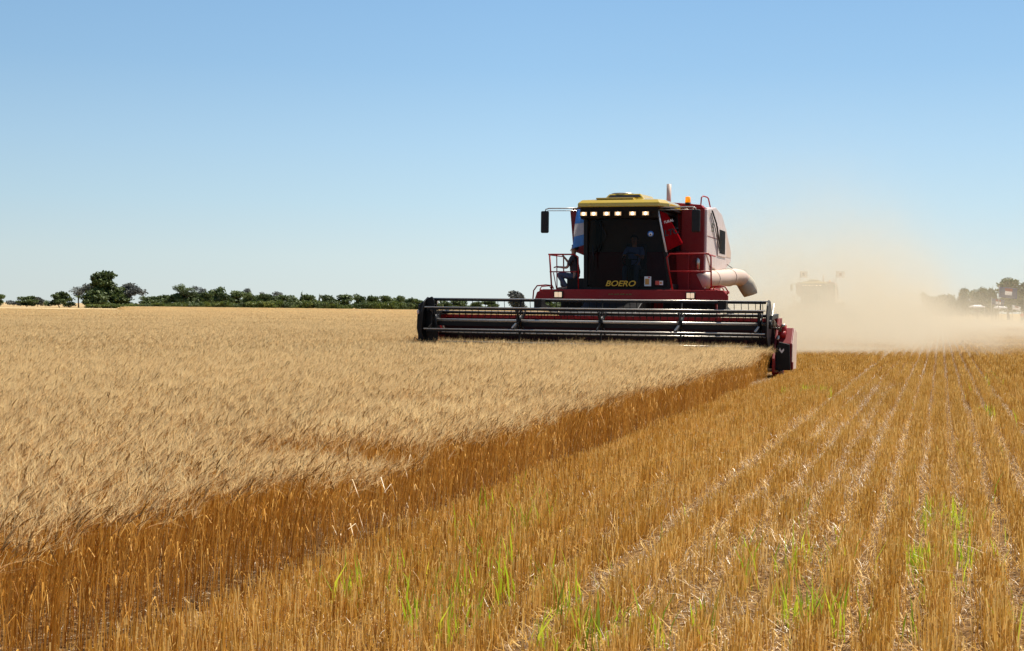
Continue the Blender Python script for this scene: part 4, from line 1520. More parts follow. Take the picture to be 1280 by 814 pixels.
def person(loc, rz, J, shirt, trousers, label, hairm=M_hair, fingers=True, group=None):
    """J: joints in local metres (x = the figure's left, -y = the way it faces)"""
    root = empty('person', loc, rz)
    tag(root, label, 'person', group)
    P, C1, NK, HD = J['pelvis'], J['chest'], J['neck'], J['head']
    fd = Vector(J.get('face', (0, -1, 0))).normalized()
    hd = Vector(HD)
    ch = [[(P, 0.13), (vlerp(P, C1, .5), 0.12), (C1, 0.13), (NK, 0.058), (tuple(hd + Vector((0, 0, -.07)) + fd * .012), 0.070), (tuple(hd), 0.088), (tuple(hd + Vector((0, 0, .075))), 0.075)]]
    for s in ('l', 'r'):
        sh, elb, wr = J['sh_' + s], J['el_' + s], J['wr_' + s]
        hi, kn, an_ = J['hip_' + s], J['kn_' + s], J['an_' + s]
        wv = (Vector(wr) - Vector(elb)).normalized()
        palm = Vector(wr) + wv * 0.07
        ch.append([(C1, 0.13), (sh, 0.058), (vlerp(sh, elb, .5), 0.046), (elb, 0.038), (wr, 0.026), (tuple(palm), 0.034)])
        if fingers:
            sd = wv.cross(Vector((0, 0, 1)))
            if sd.length < 0.1:
                sd = Vector((1, 0, 0))
            sd.normalize()
            dn = sd.cross(wv).normalized()
            if dn.z > 0:
                dn = -dn
            for q, (of, ln_) in enumerate(((-0.033, .07), (-0.011, .08), (0.011, .075), (0.033, .06))):
                b0 = palm + sd * of + wv * 0.02
                ch.append([(tuple(palm), 0.034), (tuple(b0), 0.011), (tuple(b0 + wv * ln_ * .5 + dn * .012), 0.010), (tuple(b0 + wv * ln_ * .8 + dn * .04), 0.008)])
            t0 = Vector(wr) + wv * 0.03
            ch.append([(wr, 0.026), (tuple(t0 - sd * 0.035), 0.012), (tuple(t0 - sd * 0.05 + wv * .035 + dn * .015), 0.010)])
        ft = J['to_' + s]
        ch.append([(P, 0.13), (hi, 0.088), (vlerp(hi, kn, .5), 0.075), (kn, 0.055), (vlerp(kn, an_, .4), 0.052), (an_, 0.036), (ft, 0.035)])
    body = skin_mesh('body', ch, M_skin, root, 2)
    # nose and ears, small but there
    f = MB()
    n0 = hd + fd * 0.095 + Vector((0, 0, -.012))
    f.tube([n0 + Vector((0, 0, .03)) - fd * .012, n0 + fd * .016 - Vector((0, 0, .008)), n0 - Vector((0, 0, .018)) - fd * .01], [.008, .014, .009], 6)
    sdv = fd.cross(Vector((0, 0, 1))).normalized()
    for sg in (-1, 1):
        e0 = hd + sdv * sg * 0.088
        f.tube([e0 + Vector((0, 0, .025)), e0 + sdv * sg * .012, e0 - Vector((0, 0, .028))], [.010, .014, .007], 6)
    f.build('face', M_skin, root)
    f = MB()
    for sg in (-1, 1):
        e0 = hd + fd * 0.084 + sdv * sg * 0.032 + Vector((0, 0, .012))
        f.tube([e0 - fd * .006, e0 + fd * .004], .008, 6)
    f.tube([hd + fd * .088 - sdv * .022 - Vector((0, 0, .052)), hd + fd * .088 + sdv * .022 - Vector((0, 0, .052))], .004, 5)
    f.build('eyes_and_mouth', M_hair, root)
    # hair as a cap over the back and top of the skull
    bm = bmesh.new()
    bmesh.ops.create_icosphere(bm, subdivisions=3, radius=0.108)
    for v_ in list(bm.verts):
        if v_.co.dot(fd) > 0.045 and v_.co.z < 0.055 or v_.co.z < -0.055:
            bm.verts.remove(v_)
    for v_ in bm.verts:
        v_.co *= 1 + random.uniform(-.03, .05)
        v_.co += hd + Vector((0, 0, .018)) - fd * 0.008
    me = bpy.data.meshes.new('hair'); bm.to_mesh(me); bm.free(); me.materials.append(hairm)
    o = bpy.data.objects.new('hair', me); COL.objects.link(o); o.parent = root
    sm_ = o.modifiers.new('s', 'SOLIDIFY'); sm_.thickness = 0.012
    # shirt and trousers
    ch = [[(vlerp(P, C1, -.05), 0.150), (vlerp(P, C1, .5), 0.142), (C1, 0.155), (vlerp(C1, NK, .75), 0.072)]]
    for s in ('l', 'r'):
        sh, elb = J['sh_' + s], J['el_' + s]
        ch.append([(C1, 0.155), (sh, 0.076), (vlerp(sh, elb, .5), 0.062), (vlerp(sh, elb, .8), 0.058)])
    skin_mesh('shirt', ch, shirt, root, 2)
    ch = [[(vlerp(P, C1, .12), 0.138), (P, 0.150)]]
    for s in ('l', 'r'):
        hi, kn, an_ = J['hip_' + s], J['kn_' + s], J['an_' + s]
        ch.append([(P, 0.150), (hi, 0.105), (vlerp(hi, kn, .5), 0.088), (kn, 0.070), (vlerp(kn, an_, .4), 0.066), (vlerp(kn, an_, .95), 0.055)])
    skin_mesh('trousers', ch, trousers, root, 2)
    for s in ('l', 'r'):
        an_, ft = Vector(J['an_' + s]), Vector(J['to_' + s])
        skin_mesh('shoe', [[(tuple(an_ + Vector((0, 0, .03))), .05), (tuple(an_ + (an_ - ft) * .15 + Vector((0, 0, -.045))), .046), (tuple(ft + Vector((0, 0, -.0))), .042)]], M_shoe, root, 1)
    return root


# the mate sitting on the platform box, facing the rail; figure faces the picture's left (-x of the machine)
sit = dict(pelvis=(0, 0, 0.36), chest=(0, -0.08, 0.72), neck=(0, -0.08, 0.93), head=(0, -0.06, 1.08), face=(-0.1, -1, -0.25),
           sh_l=(0.17, -0.07, 0.84), el_l=(0.20, -0.20, 0.58), wr_l=(0.16, -0.42, 0.60),
           sh_r=(-0.17, -0.08, 0.84), el_r=(-0.20, -0.24, 0.70), wr_r=(-0.17, -0.37, 0.86),
           hip_l=(0.10, -0.05, 0.34), kn_l=(0.14, -0.46, 0.42), an_l=(0.13, -0.20, 0.06), to_l=(0.14, -0.35, 0.04),
           hip_r=(-0.10, -0.05, 0.34), kn_r=(-0.13, -0.42, 0.40), an_r=(-0.12, -0.40, 0.06), to_r=(-0.13, -0.55, 0.04))
p = MW @ Vector((-1.75, 4.45, 1.93))
person(p, -TH + R(-90), sit, M_shirtdark, M_jeans, 'person in dark shirt and jeans sitting on the platform beside the blue and white flag')
drv = dict(pelvis=(0, 0.02, 0.50), chest=(0, 0.0, 0.86), neck=(0, 0.0, 1.07), head=(0, -0.03, 1.22), face=(0.1, -1, 0),
           sh_l=(0.19, 0.0, 0.98), el_l=(0.26, -0.18, 0.74), wr_l=(0.18, -0.40, 0.80),
           sh_r=(-0.19, 0.0, 0.98), el_r=(-0.26, -0.18, 0.74), wr_r=(-0.18, -0.40, 0.80),
           hip_l=(0.10, -0.05, 0.48), kn_l=(0.15, -0.45, 0.50), an_l=(0.15, -0.50, 0.09), to_l=(0.16, -0.66, 0.06),
           hip_r=(-0.10, -0.05, 0.48), kn_r=(-0.15, -0.45, 0.50), an_r=(-0.15, -0.50, 0.09), to_r=(-0.16, -0.66, 0.06))
p = MW @ Vector((-0.22, 4.50, 2.02))
person(p, -TH, drv, M_shirtblue, M_jeans, 'person in a blue shirt at the wheel inside the dark cab')


# ------------------------------------------------------------------ flags
def cloth(corners, nu, nv, wave, normal, bands, name, parent=None, phase=0.0, thick=0.006):
    """corners: hoist top, fly top, fly bottom, hoist bottom; bands(u, v) -> material index"""
    A_, B_, C2, D_ = [Vector(c) for c in corners]
    nrm = Vector(normal).normalized()
    vs, fs, mi = [], [], []
    for j in range(nv + 1):
        for i in range(nu + 1):
            a_, b_ = i / nu, j / nv
            p_ = A_.lerp(B_, a_).lerp(D_.lerp(C2, a_), b_)
            p_ += nrm * wave * (math.sin(a_ * 7 + b_ * 2.5 + phase) * (0.3 + 0.7 * a_) + 0.5 * math.sin(b_ * 9 + a_ * 4 + phase))
            vs.append(p_)
    for j in range(nv):
        for i in range(nu):
            q = j * (nu + 1) + i
            fs.append((q, q + 1, q + nu + 2, q + nu + 1)); mi.append(bands((i + .5) / nu, (j + .5) / nv))
    return vs, fs, mi


def flag_obj(name, geo, mats, parent=None):
    vs, fs, mi = geo
    m = MB(); m.v = [tuple(v) for v in vs]; m.f = fs; m.mi = mi; m.sm = [True] * len(fs)
    o = m.build(name, mats, parent)
    s_ = o.modifiers.new('s', 'SOLIDIFY'); s_.thickness = 0.006
    return o


L3 = lambda x, y, z: MW @ Vector((x, y, z))
front = MW.to_3x3() @ Vector((0, -1, 0))
f1 = empty('flag', L3(-1.40, 3.9, 3.95), -TH)
tag(f1, 'sky blue and white striped flag hanging beside the left edge of the cab', 'flag')
def lf(*p):
    return f1.matrix_basis.inverted() @ L3(*p)
geo = cloth([lf(-1.36, 3.92, 4.0), lf(-1.63, 3.98, 4.0), lf(-1.74, 3.98, 2.99), lf(-1.38, 3.92, 3.10)], 10, 30, 0.035, (0, -1, 0),
            lambda a_, b_: 1 if 0.36 < b_ < 0.69 else 0, 'flag')
flag_obj('cloth', geo, [M_fblue, M_fwhite], f1)
m = MB(); m.tube([lf(-1.35, 3.90, 4.0), lf(-1.36, 3.90, 3.0)], 0.012, 8); m.build('pole', M_tube, f1)

f2 = empty('flag', L3(0.62, 3.40, 3.93), -TH)
tag(f2, 'red banner with black letters on a pale pole at the right edge of the windshield', 'flag')
def lf(*p):
    return f2.matrix_basis.inverted() @ L3(*p)
geo = cloth([lf(0.64, 3.42, 3.90), lf(0.80, 3.55, 3.84), lf(1.20, 3.62, 3.10), lf(0.84, 3.42, 2.92)], 10, 24, 0.022, (0, -1, 0), lambda a_, b_: 0, 'flag')
flag_obj('cloth', geo, [M_fred], f2)
m = MB(); m.tube([lf(0.60, 3.38, 3.93), lf(0.82, 3.40, 2.88)], 0.022, 8); m.build('pole', M_paper, f2)
inv = f2.matrix_basis.inverted() @ MW
def onb(x, y, z, rot):
    return inv @ Matrix.Translation((x, y, z)) @ Matrix.Rotation(R(90), 4, 'X') @ Matrix.Rotation(R(rot), 4, 'Z')
lettering('lettering', 'CTURAL', 0.085, M_paper, f2, onb(0.83, 3.44, 3.635, 14), offset=0.002)
lettering('lettering', 'LTC', 0.20, M_letterb, f2, onb(0.93, 3.42, 3.37, 13), shear=0.2, offset=0.006)


def pole_flag(px, py_top, w, h, D, cols, label, pole_top, angle=0.0, ground_z=0.0):
    a_ = (px - 640) / F_PX
    base = Vector((a_ * D, D, 0))
    top = CAM_H + (385 + (px - 640) * 0.0115 - pole_top) / F_PX * D
    fz = CAM_H + (385 + (px - 640) * 0.0115 - py_top) / F_PX * D
    e = empty('flag', base)
    tag(e, label, 'flag')
    m = MB(); m.tube([(0, 0, 0), (0.0, 0, top)], 0.05, 8); m.build('pole', M_post, e)
    def bands(u_, v_):
        return 1 if 0.30 < u_ < 0.72 and 0.12 < v_ < 0.75 and (v_ > .36) else (2 if 0.32 < u_ < 0.75 and 0.1 < v_ <= 0.36 else 0)
    geo = cloth([(0.02, 0, fz), (w, -0.3, fz - 0.25 + angle), (w * 0.96, -0.3, fz - h - 0.25 + angle), (0.02, 0, fz - h)], 22, 14, 0.10, (0, -1, 0), bands, 'flag', phase=px)
    flag_obj('cloth', geo, cols, e)
    return e


pole_flag(1248, 358.5, 2.6, 1.5, 200, [M_fnavy, M_fwhite, M_fred], 'navy flag with white and red patch, largest and highest of those at the right', 357)
pole_flag(1239, 373, 1.8, 1.0, 205, [M_fnavy, M_fwhite, M_fred], 'smaller navy flag with pale patch flying low beside the white canopy', 372)
pole_flag(1265, 381.5, 1.1, 0.6, 200, [M_fwhite, M_fwhite, M_fred], 'small white and red flag below the large navy flag at the right', 381)
# flags on the second machine
for (lx, w, cols, lab, bd) in ((-1.7, 0.7, [M_fwhite, M_fnavy, M_fwhite], 'pale flag at the left of the dust-hidden combine roof', 0), (1.6, 0.8, [M_fwhite, M_fred, M_fwhite], 'white flag with red patch at the right of the dust-hidden combine roof', 0)):
    e = empty('flag', Matrix.Translation(second.location) @ Matrix.Rotation(-TH, 4, 'Z') @ Vector((lx, 5.1, 4.0)), 0)
    tag(e, lab, 'flag')
    m = MB(); m.tube([(0, 0, 0), (0, 0, 1.25)], 0.03, 8); m.build('pole', M_post, e)
    geo = cloth([(0, 0, 1.22), (w, 0, 1.2), (w, 0, 0.6), (0, 0, 0.62)], 12, 8, 0.05, (0, -1, 0), lambda u_, v_: 1 if .3 < u_ < .7 and .25 < v_ < .75 else 0, 'flag')
    flag_obj('cloth', geo, cols, e)


# ------------------------------------------------------------------ canopies, box standing in for a glint, and visitor by the far trees
def tent(px0, px1, D, h, label):
    x0, x1 = (px0 - 640) / F_PX * D, (px1 - 640) / F_PX * D
    w = x1 - x0
    e = empty('canopy_tent', ((x0 + x1) / 2, D, 0))
    tag(e, label, 'tent', 'canopies by the far trees')
    m = MB()
    q = 0.07 * h
    m.add([(-w / 2, 0, h - q), (w / 2, 0, h - q), (w / 2, 2.6, h - q), (-w / 2, 2.6, h - q), (-w / 4, 1.3, h + 0.1), (w / 4, 1.3, h + 0.1),
           (-w / 2, 0, h - q - .2), (w / 2, 0, h - q - .2), (w / 2, 2.6, h - q - .2), (-w / 2, 2.6, h - q - .2)],
          [(0, 1, 5, 4), (1, 2, 5), (2, 3, 4, 5), (3, 0, 4), (0, 6, 7, 1), (1, 7, 8, 2), (2, 8, 9, 3), (3, 9, 6, 0)])
    o = m.build('canopy', M_tent, e)
    s_ = o.modifiers.new('s', 'SOLIDIFY'); s_.thickness = 0.02
    for x in (-w / 2 + .05, w / 2 - .05):
        for y in (0.05, 2.55):
            m = MB(); m.tube([(x, y, 0), (x, y, h - q)], 0.045, 8); m.build('post', M_post, e)


tent(1217, 1231, 236, 2.8, 'white flat canopy on posts before the far trees, left of the two')
tent(1248, 1259, 236, 2.7, 'small white canopy on posts under the large navy flag')
e = empty('glint_box', ((1219 - 640) / F_PX * 225, 225, 0))  # white box added to stand for the glint of a far windscreen
tag(e, 'small white box added as a windscreen glint below the left canopy', 'box')
m = MB(); m.box(-0.32, 0.32, -0.2, 0.2, 0, 0.36); m.build('body', M_glint, e, bevel=0.03)
m = MB(); m.box(-0.34, 0.34, -0.22, 0.22, 0.362, 0.44); m.build('lid', M_glint, e, bevel=0.03)
stand = dict(pelvis=(0, 0, 0.92), chest=(0, 0, 1.28), neck=(0, 0, 1.49), head=(0, -0.02, 1.64), face=(0, -1, 0),
             sh_l=(0.18, 0, 1.41), el_l=(0.24, 0.02, 1.12), wr_l=(0.24, -0.08, 0.88),
             sh_r=(-0.18, 0, 1.41), el_r=(-0.25, 0.03, 1.12), wr_r=(-0.23, -0.06, 0.88),
             hip_l=(0.10, 0, 0.88), kn_l=(0.12, -0.02, 0.48), an_l=(0.14, 0.02, 0.08), to_l=(0.16, -0.13, 0.04),
             hip_r=(-0.10, 0, 0.88), kn_r=(-0.13, -0.04, 0.48), an_r=(-0.15, 0.0, 0.08), to_r=(-0.18, -0.14, 0.04))
person(Vector(((1277 - 640) / F_PX * 200, 200, 0)), 0.5, stand, M_stickred, M_shirtdark, 'person in a red shirt standing at the far right field edge', fingers=False)


# ------------------------------------------------------------------ trees
def leafy(name, lobes, n, size, mats, flat=1.0):
    """crown mesh: leaf clumps through the lobes' volume; lobes = (x, y, z, rx, rz)"""
    fb = Fib()
    wts = np.array([l_[3] ** 2 * l_[4] for l_ in lobes]); wts /= wts.sum()
    li = rng.choice(len(lobes), n, p=wts)
    L_ = np.array(lobes)[li]
    d = rng.normal(size=(n, 3)); d /= np.linalg.norm(d, axis=1)[:, None]
    r_ = rng.random(n) ** 0.42
    bump_ = 1 + 0.16 * np.sin(d[:, 0] * 5 + L_[:, 0] * 3) * np.cos(d[:, 2] * 6 + L_[:, 2])
    c = L_[:, :3] + d * (r_ * bump_)[:, None] * L_[:, [3, 3, 4]]
    an = rng.uniform(0, 6.283, n)
    sz = size * rng.uniform(0.5, 1.3, n)
    up = np.stack([np.cos(an) * 0.6, np.sin(an) * 0.6, rng.uniform(-0.7, 1.0, n)], 1)
    up /= np.linalg.norm(up, axis=1)[:, None]
    p0, p1, p2 = c - up * sz[:, None] * .5, c, c + up * sz[:, None] * .5
    tone = np.clip(rng.normal(0.4, 0.2, n) + 0.25 * np.sin(L_[:, 0] * 2.3 + L_[:, 1]), 0, 0.9)
    fb.ribbons(np.stack([p0, p1, p2], 1), sz * 0.8, tone, 0, [0.35, 1, 0.3], rng.uniform(0, 3.14, n))
    return fb.build_mesh(name, mats)


def mk_tree_proto(w, h, kind, seed):
    """unit builder: returns crown mesh and trunk mesh for a tree w wide and h tall"""
    rnd = random.Random(seed)
    lobes = []
    tr = MB()
    if kind == 'round':
        th = h * 0.16
        for _ in range(20):
            a_ = rnd.uniform(0, 6.28); q = rnd.uniform(0, .36) * w
            z = rnd.uniform(.20, .84) * h
            q *= 1.0 if z < .62 * h else .62
            lobes.append((q * math.cos(a_), q * math.sin(a_), z, w * rnd.uniform(.16, .24), h * rnd.uniform(.11, .17)))
        tr.tube([(0, 0, 0), (0.05 * w, 0, th), (0, 0, h * .6)], [.035 * h, .028 * h, .012 * h], 8)
        for _ in range(6):
            l_ = rnd.choice(lobes); tr.tube([(0.03 * w, 0, th * rnd.uniform(.8, 1.5)), (l_[0] * .6, l_[1] * .6, l_[2] * .8), l_[:3]], [.014 * h, .009 * h, .004 * h], 6)
        n, s_ = int(1500), 0.085 * w
    elif kind == 'umbrella':
        for _ in range(22):
            a_ = rnd.uniform(0, 6.28); q = rnd.uniform(0, .42) * w
            lobes.append((q * math.cos(a_), q * math.sin(a_), h * (.80 - .62 * (q / w) ** 1.6 * 1.3) + rnd.uniform(-.16, .03) * h, w * .14, h * .13))
        tr.tube([(0, 0, 0), (0.02 * w, 0, h * .3)], [.05 * h, .04 * h], 8)
        for l_ in lobes:
            tr.tube([(0.02 * w, 0, h * .28), (l_[0] * .5, l_[1] * .5, h * .6), l_[:3]], [.022 * h, .012 * h, .005 * h], 6)
        n, s_ = 1500, 0.05 * w
    elif kind == 'airy':
        for _ in range(16):
            a_ = rnd.uniform(0, 6.28); q = rnd.uniform(.05, .40) * w
            lobes.append((q * math.cos(a_), q * math.sin(a_), h * rnd.uniform(.30, .88), w * rnd.uniform(.11, .19), h * rnd.uniform(.07, .12)))
        tr.tube([(0, 0, 0), (0.03 * w, 0, h * .35), (-.02 * w, 0, h * .6)], [.032 * h, .026 * h, .016 * h], 8)
        for l_ in lobes:
            tr.tube([(0.02 * w, 0, h * rnd.uniform(.25, .5)), (l_[0] * .6, l_[1] * .6, l_[2] * .85), l_[:3]], [.014 * h, .008 * h, .003 * h], 6)
        n, s_ = 750, 0.05 * w
    elif kind == 'spire':
        for q in range(8):
            z = h * (.2 + .72 * q / 7)
            lobes.append((rnd.uniform(-.05, .05) * w, 0, z, w * .42 * (1.05 - q / 8), h * .09))
        tr.tube([(0, 0, 0), (0, 0, h * .9)], [.03 * h, .008 * h], 8)
        n, s_ = 500, 0.2 * w
    else:   # shrub
        for _ in range(14):
            a_ = rnd.uniform(0, 6.28); q = rnd.uniform(0, .38) * w
            lobes.append((q * math.cos(a_), q * math.sin(a_), h * rnd.uniform(.25, .66), w * rnd.uniform(.13, .2), h * rnd.uniform(.2, .3)))
        for _ in range(4):
            a_ = rnd.uniform(0, 6.28)
            tr.tube([(0, 0, 0), (.2 * w * math.cos(a_), .2 * w * math.sin(a_), h * .5)], [.02 * h, .006 * h], 6)
        n, s_ = 700, 0.07 * w
    return lobes, tr, n, s_


TREE_CACHE = {}


def tree(px, y_top, wpx, kind, D, label, mat=None, group=None, seed=0, dens=1.0, cat=None, base_y=None):
    mat = mat or M_leaf
    hz = 385 + (px - 640) * 0.0115
    h = (CAM_H + (hz - y_top) / F_PX * D) * (1.12 if kind in ('round', 'shrub', 'umbrella') else 1.04)
    w = wpx * (1.55 if kind in ('round', 'shrub') else 1.2) / F_PX * D
    key = (kind, seed % 4, mat.name) if dens == 1.0 else (px, kind)
    if key not in TREE_CACHE:
        lobes, tr, n, s_ = mk_tree_proto(w, h, kind, seed)
        crown = leafy('crown', lobes, int(n * 2.2 * dens), s_ * 0.8, [mat])
        t = tr.build('trunk', M_bark, None)
        TREE_CACHE[key] = (crown, t.data, w, h)
        bpy.data.objects.remove(t)
    crown, tm, w0, h0 = TREE_CACHE[key]
    nm = 'shrub' if kind == 'shrub' else 'tree'
    e = empty(nm, ((px - 640) / F_PX * D, D, 0), random.uniform(0, 6.28))
    tag(e, label, cat or nm, group)
    sc_ = (w / w0, w / w0, h / h0)
    for nn, me in (('crown', crown), ('trunk', tm)):
        o = bpy.data.objects.new(nn, me); COL.objects.link(o); o.parent = e; o.scale = sc_
    return e


# left, from the frame's edge
tree(0, 368, 12, 'round', 470, 'dark tree cut off by the left edge of the photo', seed=1)
tree(17, 375, 17, 'shrub', 520, 'long low grey-green bush, first at the far left of the horizon', M_leafgrey, seed=2)
tree(33, 371, 19, 'round', 430, 'dark flat-topped bushy tree with a low stem, far left horizon', seed=3)
tree(47, 372, 11, 'round', 480, 'small round grey tree just left of the tiniest round bush', M_leafgrey, seed=4)
tree(57, 375, 7, 'shrub', 480, 'tiniest round bush alone on the left horizon', M_leaf, seed=5)
tree(74, 365.5, 22, 'round', 420, 'dark compact tree standing left of the bare grey tree', seed=6, dens=1.2)
tree(87, 377, 16, 'shrub', 425, 'low dark bush under the bare grey tree', M_leaf, seed=6)
tree(98, 356, 34, 'airy', 425, 'bare-looking grey tree leaning left of the tallest tree', M_leafgrey, seed=7, dens=0.7)
tree(114, 357, 22, 'round', 415, 'grey-green tree filling the gap left of the tallest tree', M_leafgrey, seed=8)
tree(129, 341.5, 36, 'round', 410, 'tallest tree on the left horizon, dark and lobed', seed=9, dens=2.4)
tree(120, 362, 30, 'round', 405, 'dark lower tree in front of the tallest tree', seed=10)
tree(159, 354, 40, 'umbrella', 415, 'umbrella-shaped grey-brown tree right of the tallest tree', M_leafgrey, seed=11, dens=1.3)
tree(150, 366, 26, 'round', 412, 'dark tree under the umbrella-shaped crown', seed=12)
for i, (px, yt, w) in enumerate([(120, 380, 18), (138, 379, 24), (165, 378.5, 20)]):
    tree(px, yt, w, 'shrub', 395, ['olive low shrub left below the tallest tree', 'olive low shrub right below the tallest tree', 'olive low shrub below the umbrella-shaped tree'][i], M_leafol, seed=20 + i)
G = 'trees of the dark belt between the umbrella tree and the harvester'
belt = [(184, 372, 20, 'round'), (198, 370.5, 22, 'round'), (209, 370, 18, 'round')]
for i, (px, yt, w, k_) in enumerate(belt):
    tree(px, yt, w, k_, 410, 'low dark tree in the belt between umbrella tree and tall pale tree', None, G, seed=30 + i)
tree(229, 354, 28, 'airy', 405, 'tall pale airy tree rising at the left end of the belt', M_leaf, seed=35, dens=2.6)
tree(250, 357, 20, 'airy', 410, 'grey thin tree just right of the tall pale airy tree', M_leafgrey, seed=36, dens=2.0)
belt2 = [(222, 367, 26, 'round'), (240, 366, 26, 'round'), (268, 361.5, 24, 'round'), (256, 367, 20, 'round'), (281, 367, 18, 'round'), (296, 364, 22, 'round'), (310, 368, 20, 'round'), (322, 370, 20, 'round')]
for i, (px, yt, w, k_) in enumerate(belt2):
    tree(px, yt, w, k_, 405 + 6 * (i % 3), 'dark rounded tree in the left half of the belt', None, G, seed=40 + i)
tree(308, 361.5, 11, 'round', 420, 'small grey crown poking above the left half of the belt', M_leafgrey, seed=50)
tree(338, 362.5, 26, 'airy', 420, 'pale grey arching crowns above the middle of the belt', M_leafgrey, seed=51, dens=2.0)
tree(377, 364.5, 9, 'spire', 420, 'pointed dark conifer in the belt, the taller one', None, seed=52)
tree(399, 366.5, 5, 'spire', 420, 'thin pointed conifer in the belt, right of the taller one', None, seed=53)
tree(433, 366.5, 6, 'spire', 420, 'narrow spire poking above the right half of the belt', None, seed=54)
belt3 = [(336, 369, 22), (354, 369, 20), (366, 371, 18), (386, 370, 20), (411, 370, 22), (430, 368.5, 22), (449, 370, 18), (466, 371.5, 20), (482, 371, 20), (500, 370, 12), (496, 374, 20), (512, 374, 18), (526, 376, 16), (540, 375, 18), (556, 377, 18), (574, 376, 20), (594, 378, 20), (612, 376, 20), (684, 374, 24), (705, 375, 22)]
for i, (px, yt, w) in enumerate(belt3):
    tree(px, yt, w, 'round', 405 + 6 * (i % 4), 'dark rounded tree in the right half of the belt' if px < 530 else 'dark tree of the belt seen through or beside the reel', None, G, seed=60 + i)
tree(646, 366, 23, 'round', 400, 'bushy tree bump seen above the reel left of the cab', M_leafgrey, seed=90, dens=1.6)
G2 = 'olive shrubs in front of the belt'
for i, (px, w, yt) in enumerate([(182, 20, 379), (200, 22, 378), (222, 20, 377), (243, 20, 377), (262, 22, 377), (282, 22, 376), (300, 18, 378), (318, 20, 376), (338, 22, 375), (356, 20, 377), (372, 16, 379), (388, 22, 375), (404, 16, 376), (420, 18, 379), (434, 14, 380),
                                 (454, 22, 377), (474, 24, 376.5), (494, 24, 377), (508, 16, 378)]):
    tree(px, yt, w, 'shrub', 392, 'olive green shrub at the foot of the belt, left of its taller conifer' if px < 377 else 'olive green shrub at the foot of the belt, right of its taller conifer', M_leafol if i % 3 else M_leaf, G2, seed=100 + i)
# right, behind the dust
G3 = 'trees behind the dust at the right'
for i, (px, yt, w) in enumerate([(1158, 369.5, 16), (1172, 371, 16), (1189, 370, 18)]):
    tree(px, yt, w, 'round', 345, 'low tree at the faint left end of the dusty tree line', None, G3, seed=130 + i)
tree(1204, 363, 16, 'round', 335, 'rounded tree in the dusty line just left of the broad-crowned one', None, G3, seed=140)
tree(1222, 359.5, 26, 'round', 330, 'broad-crowned tree above the left canopy in the dusty tree line', None, G3, seed=141, dens=1.5)
tree(1240, 357, 5, 'spire', 335, 'thin pointed tree between broad crown and navy flag, left one', None, G3, seed=142)
tree(1245, 359, 5, 'spire', 335, 'thin pointed tree between broad crown and navy flag, right one', None, G3, seed=143)
tree(1240, 363, 18, 'round', 340, 'low round tree behind the pointed pair in the dusty line', None, G3, seed=144)
tree(1261, 350.5, 30, 'round', 320, 'tallest tree of the dusty line, right behind the large navy flag', None, G3, seed=145, dens=2.0)
tree(1281, 354, 24, 'round', 320, 'tall tree at the right edge of the photo', None, G3, seed=146, dens=1.5)
tree(1302, 356, 26, 'round', 325, 'tree just beyond the right edge of the photo', None, G3, seed=147)

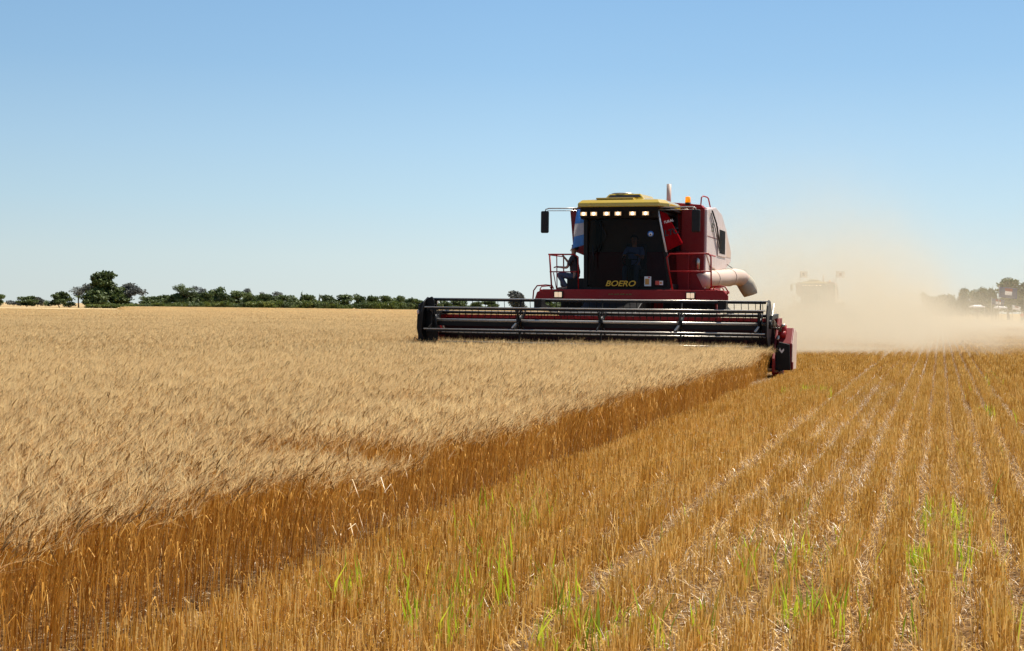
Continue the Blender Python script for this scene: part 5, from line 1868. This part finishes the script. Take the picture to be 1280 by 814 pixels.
# ------------------------------------------------------------------ the dust behind the machine
def dust_cloud():
    x0, x1, y0, y1, z0, z1 = 3.0, 95.0, 40.0, 190.0, 0.02, 15.0
    m = MB(); m.box(x0, x1, y0, y1, z0, z1)
    mat, nt, out = nodes_of('straw_dust')
    L = nt.links.new
    pv = N(nt, 'ShaderNodeVolumePrincipled')
    pv.inputs['Color'].default_value = (0.79, 0.70, 0.53, 1)
    pv.inputs['Anisotropy'].default_value = 0.35
    tc = N(nt, 'ShaderNodeTexCoord')
    sx = N(nt, 'ShaderNodeSeparateXYZ')
    L(tc.outputs['Object'], sx.inputs[0])

    def M(op, a, b=None, c=None, clamp=False):
        n = N(nt, 'ShaderNodeMath', operation=op)
        n.use_clamp = clamp
        for i, v in enumerate((a, b, c)):
            if v is None:
                continue
            if isinstance(v, (int, float)):
                n.inputs[i].default_value = v
            else:
                L(v, n.inputs[i])
        return n.outputs[0]
    x, y, z = sx.outputs
    s_ = M('SUBTRACT', M('MULTIPLY', x, math.cos(TH)), M('MULTIPLY', y, math.sin(TH)))
    t_ = M('ADD', M('MULTIPLY', x, math.sin(TH)), M('MULTIPLY', y, math.cos(TH)))
    low = M('MULTIPLY', M('EXPONENT', M('DIVIDE', z, -0.5)), DUST_LOW)
    mid = M('MULTIPLY', M('EXPONENT', M('DIVIDE', z, -2.6)), DUST_MID)
    # plume thrown up by the chopper, drifting right with distance
    cen = M('MULTIPLY_ADD', M('SUBTRACT', t_, 40.0), 0.02, -5.9)
    dd = M('DIVIDE', M('SUBTRACT', s_, cen), 3.8)
    pl = M('MULTIPLY', M('EXPONENT', M('MULTIPLY', M('MULTIPLY', dd, dd), -1.0)), M('EXPONENT', M('DIVIDE', M('SUBTRACT', t_, 42.0), -36.0)))
    hh = M('MULTIPLY_ADD', M('SUBTRACT', t_, 40.0), 0.012, 1.15)
    plume = M('MULTIPLY', M('MULTIPLY', M('EXPONENT', M('MULTIPLY', M('DIVIDE', z, hh), -1.0)), pl), DUST_PLUME)
    tot = M('ADD', M('ADD', low, mid), plume)
    no = N(nt, 'ShaderNodeTexNoise')
    no.inputs['Scale'].default_value = 0.27
    no.inputs['Detail'].default_value = 5
    no.inputs['Roughness'].default_value = 0.62
    no.inputs['Distortion'].default_value = 0.6
    L(tc.outputs['Object'], no.inputs['Vector'])
    nz = M('MULTIPLY_ADD', no.outputs['Fac'], 5.5, -2.3, True)
    nz = M('MULTIPLY_ADD', nz, 1.6, 0.10)
    fr = M('DIVIDE', M('SUBTRACT', y, M('MULTIPLY_ADD', no.outputs['Fac'], 4.0, 39.5)), 3.0, None, True)
    lf_ = M('DIVIDE', M('SUBTRACT', s_, -15.0), 4.5, None, True)
    bk = M('DIVIDE', M('SUBTRACT', 188.0, y), 40.0, None, True)
    rt = M('DIVIDE', M('SUBTRACT', 94.0, x), 25.0, None, True)
    tp = M('DIVIDE', M('SUBTRACT', 14.8, z), 7.0, None, True)
    d = M('MULTIPLY', M('MULTIPLY', tot, nz), M('MULTIPLY', M('MULTIPLY', fr, lf_), M('MULTIPLY', M('MULTIPLY', bk, rt), tp)))
    L(d, pv.inputs['Density'])
    L(pv.outputs[0], out.inputs['Volume'])
    mat.cycles.volume_sampling = 'DISTANCE'
    mat.cycles.volume_step_rate = 1.0
    o = m.build('dust_cloud', mat)
    tag(o, 'pale cloud of straw dust drifting behind the harvester to the right', None, None, 'stuff')
    return o


DUST_LOW, DUST_MID, DUST_PLUME = 0.10, 0.0086, 0.90
dust_cloud()
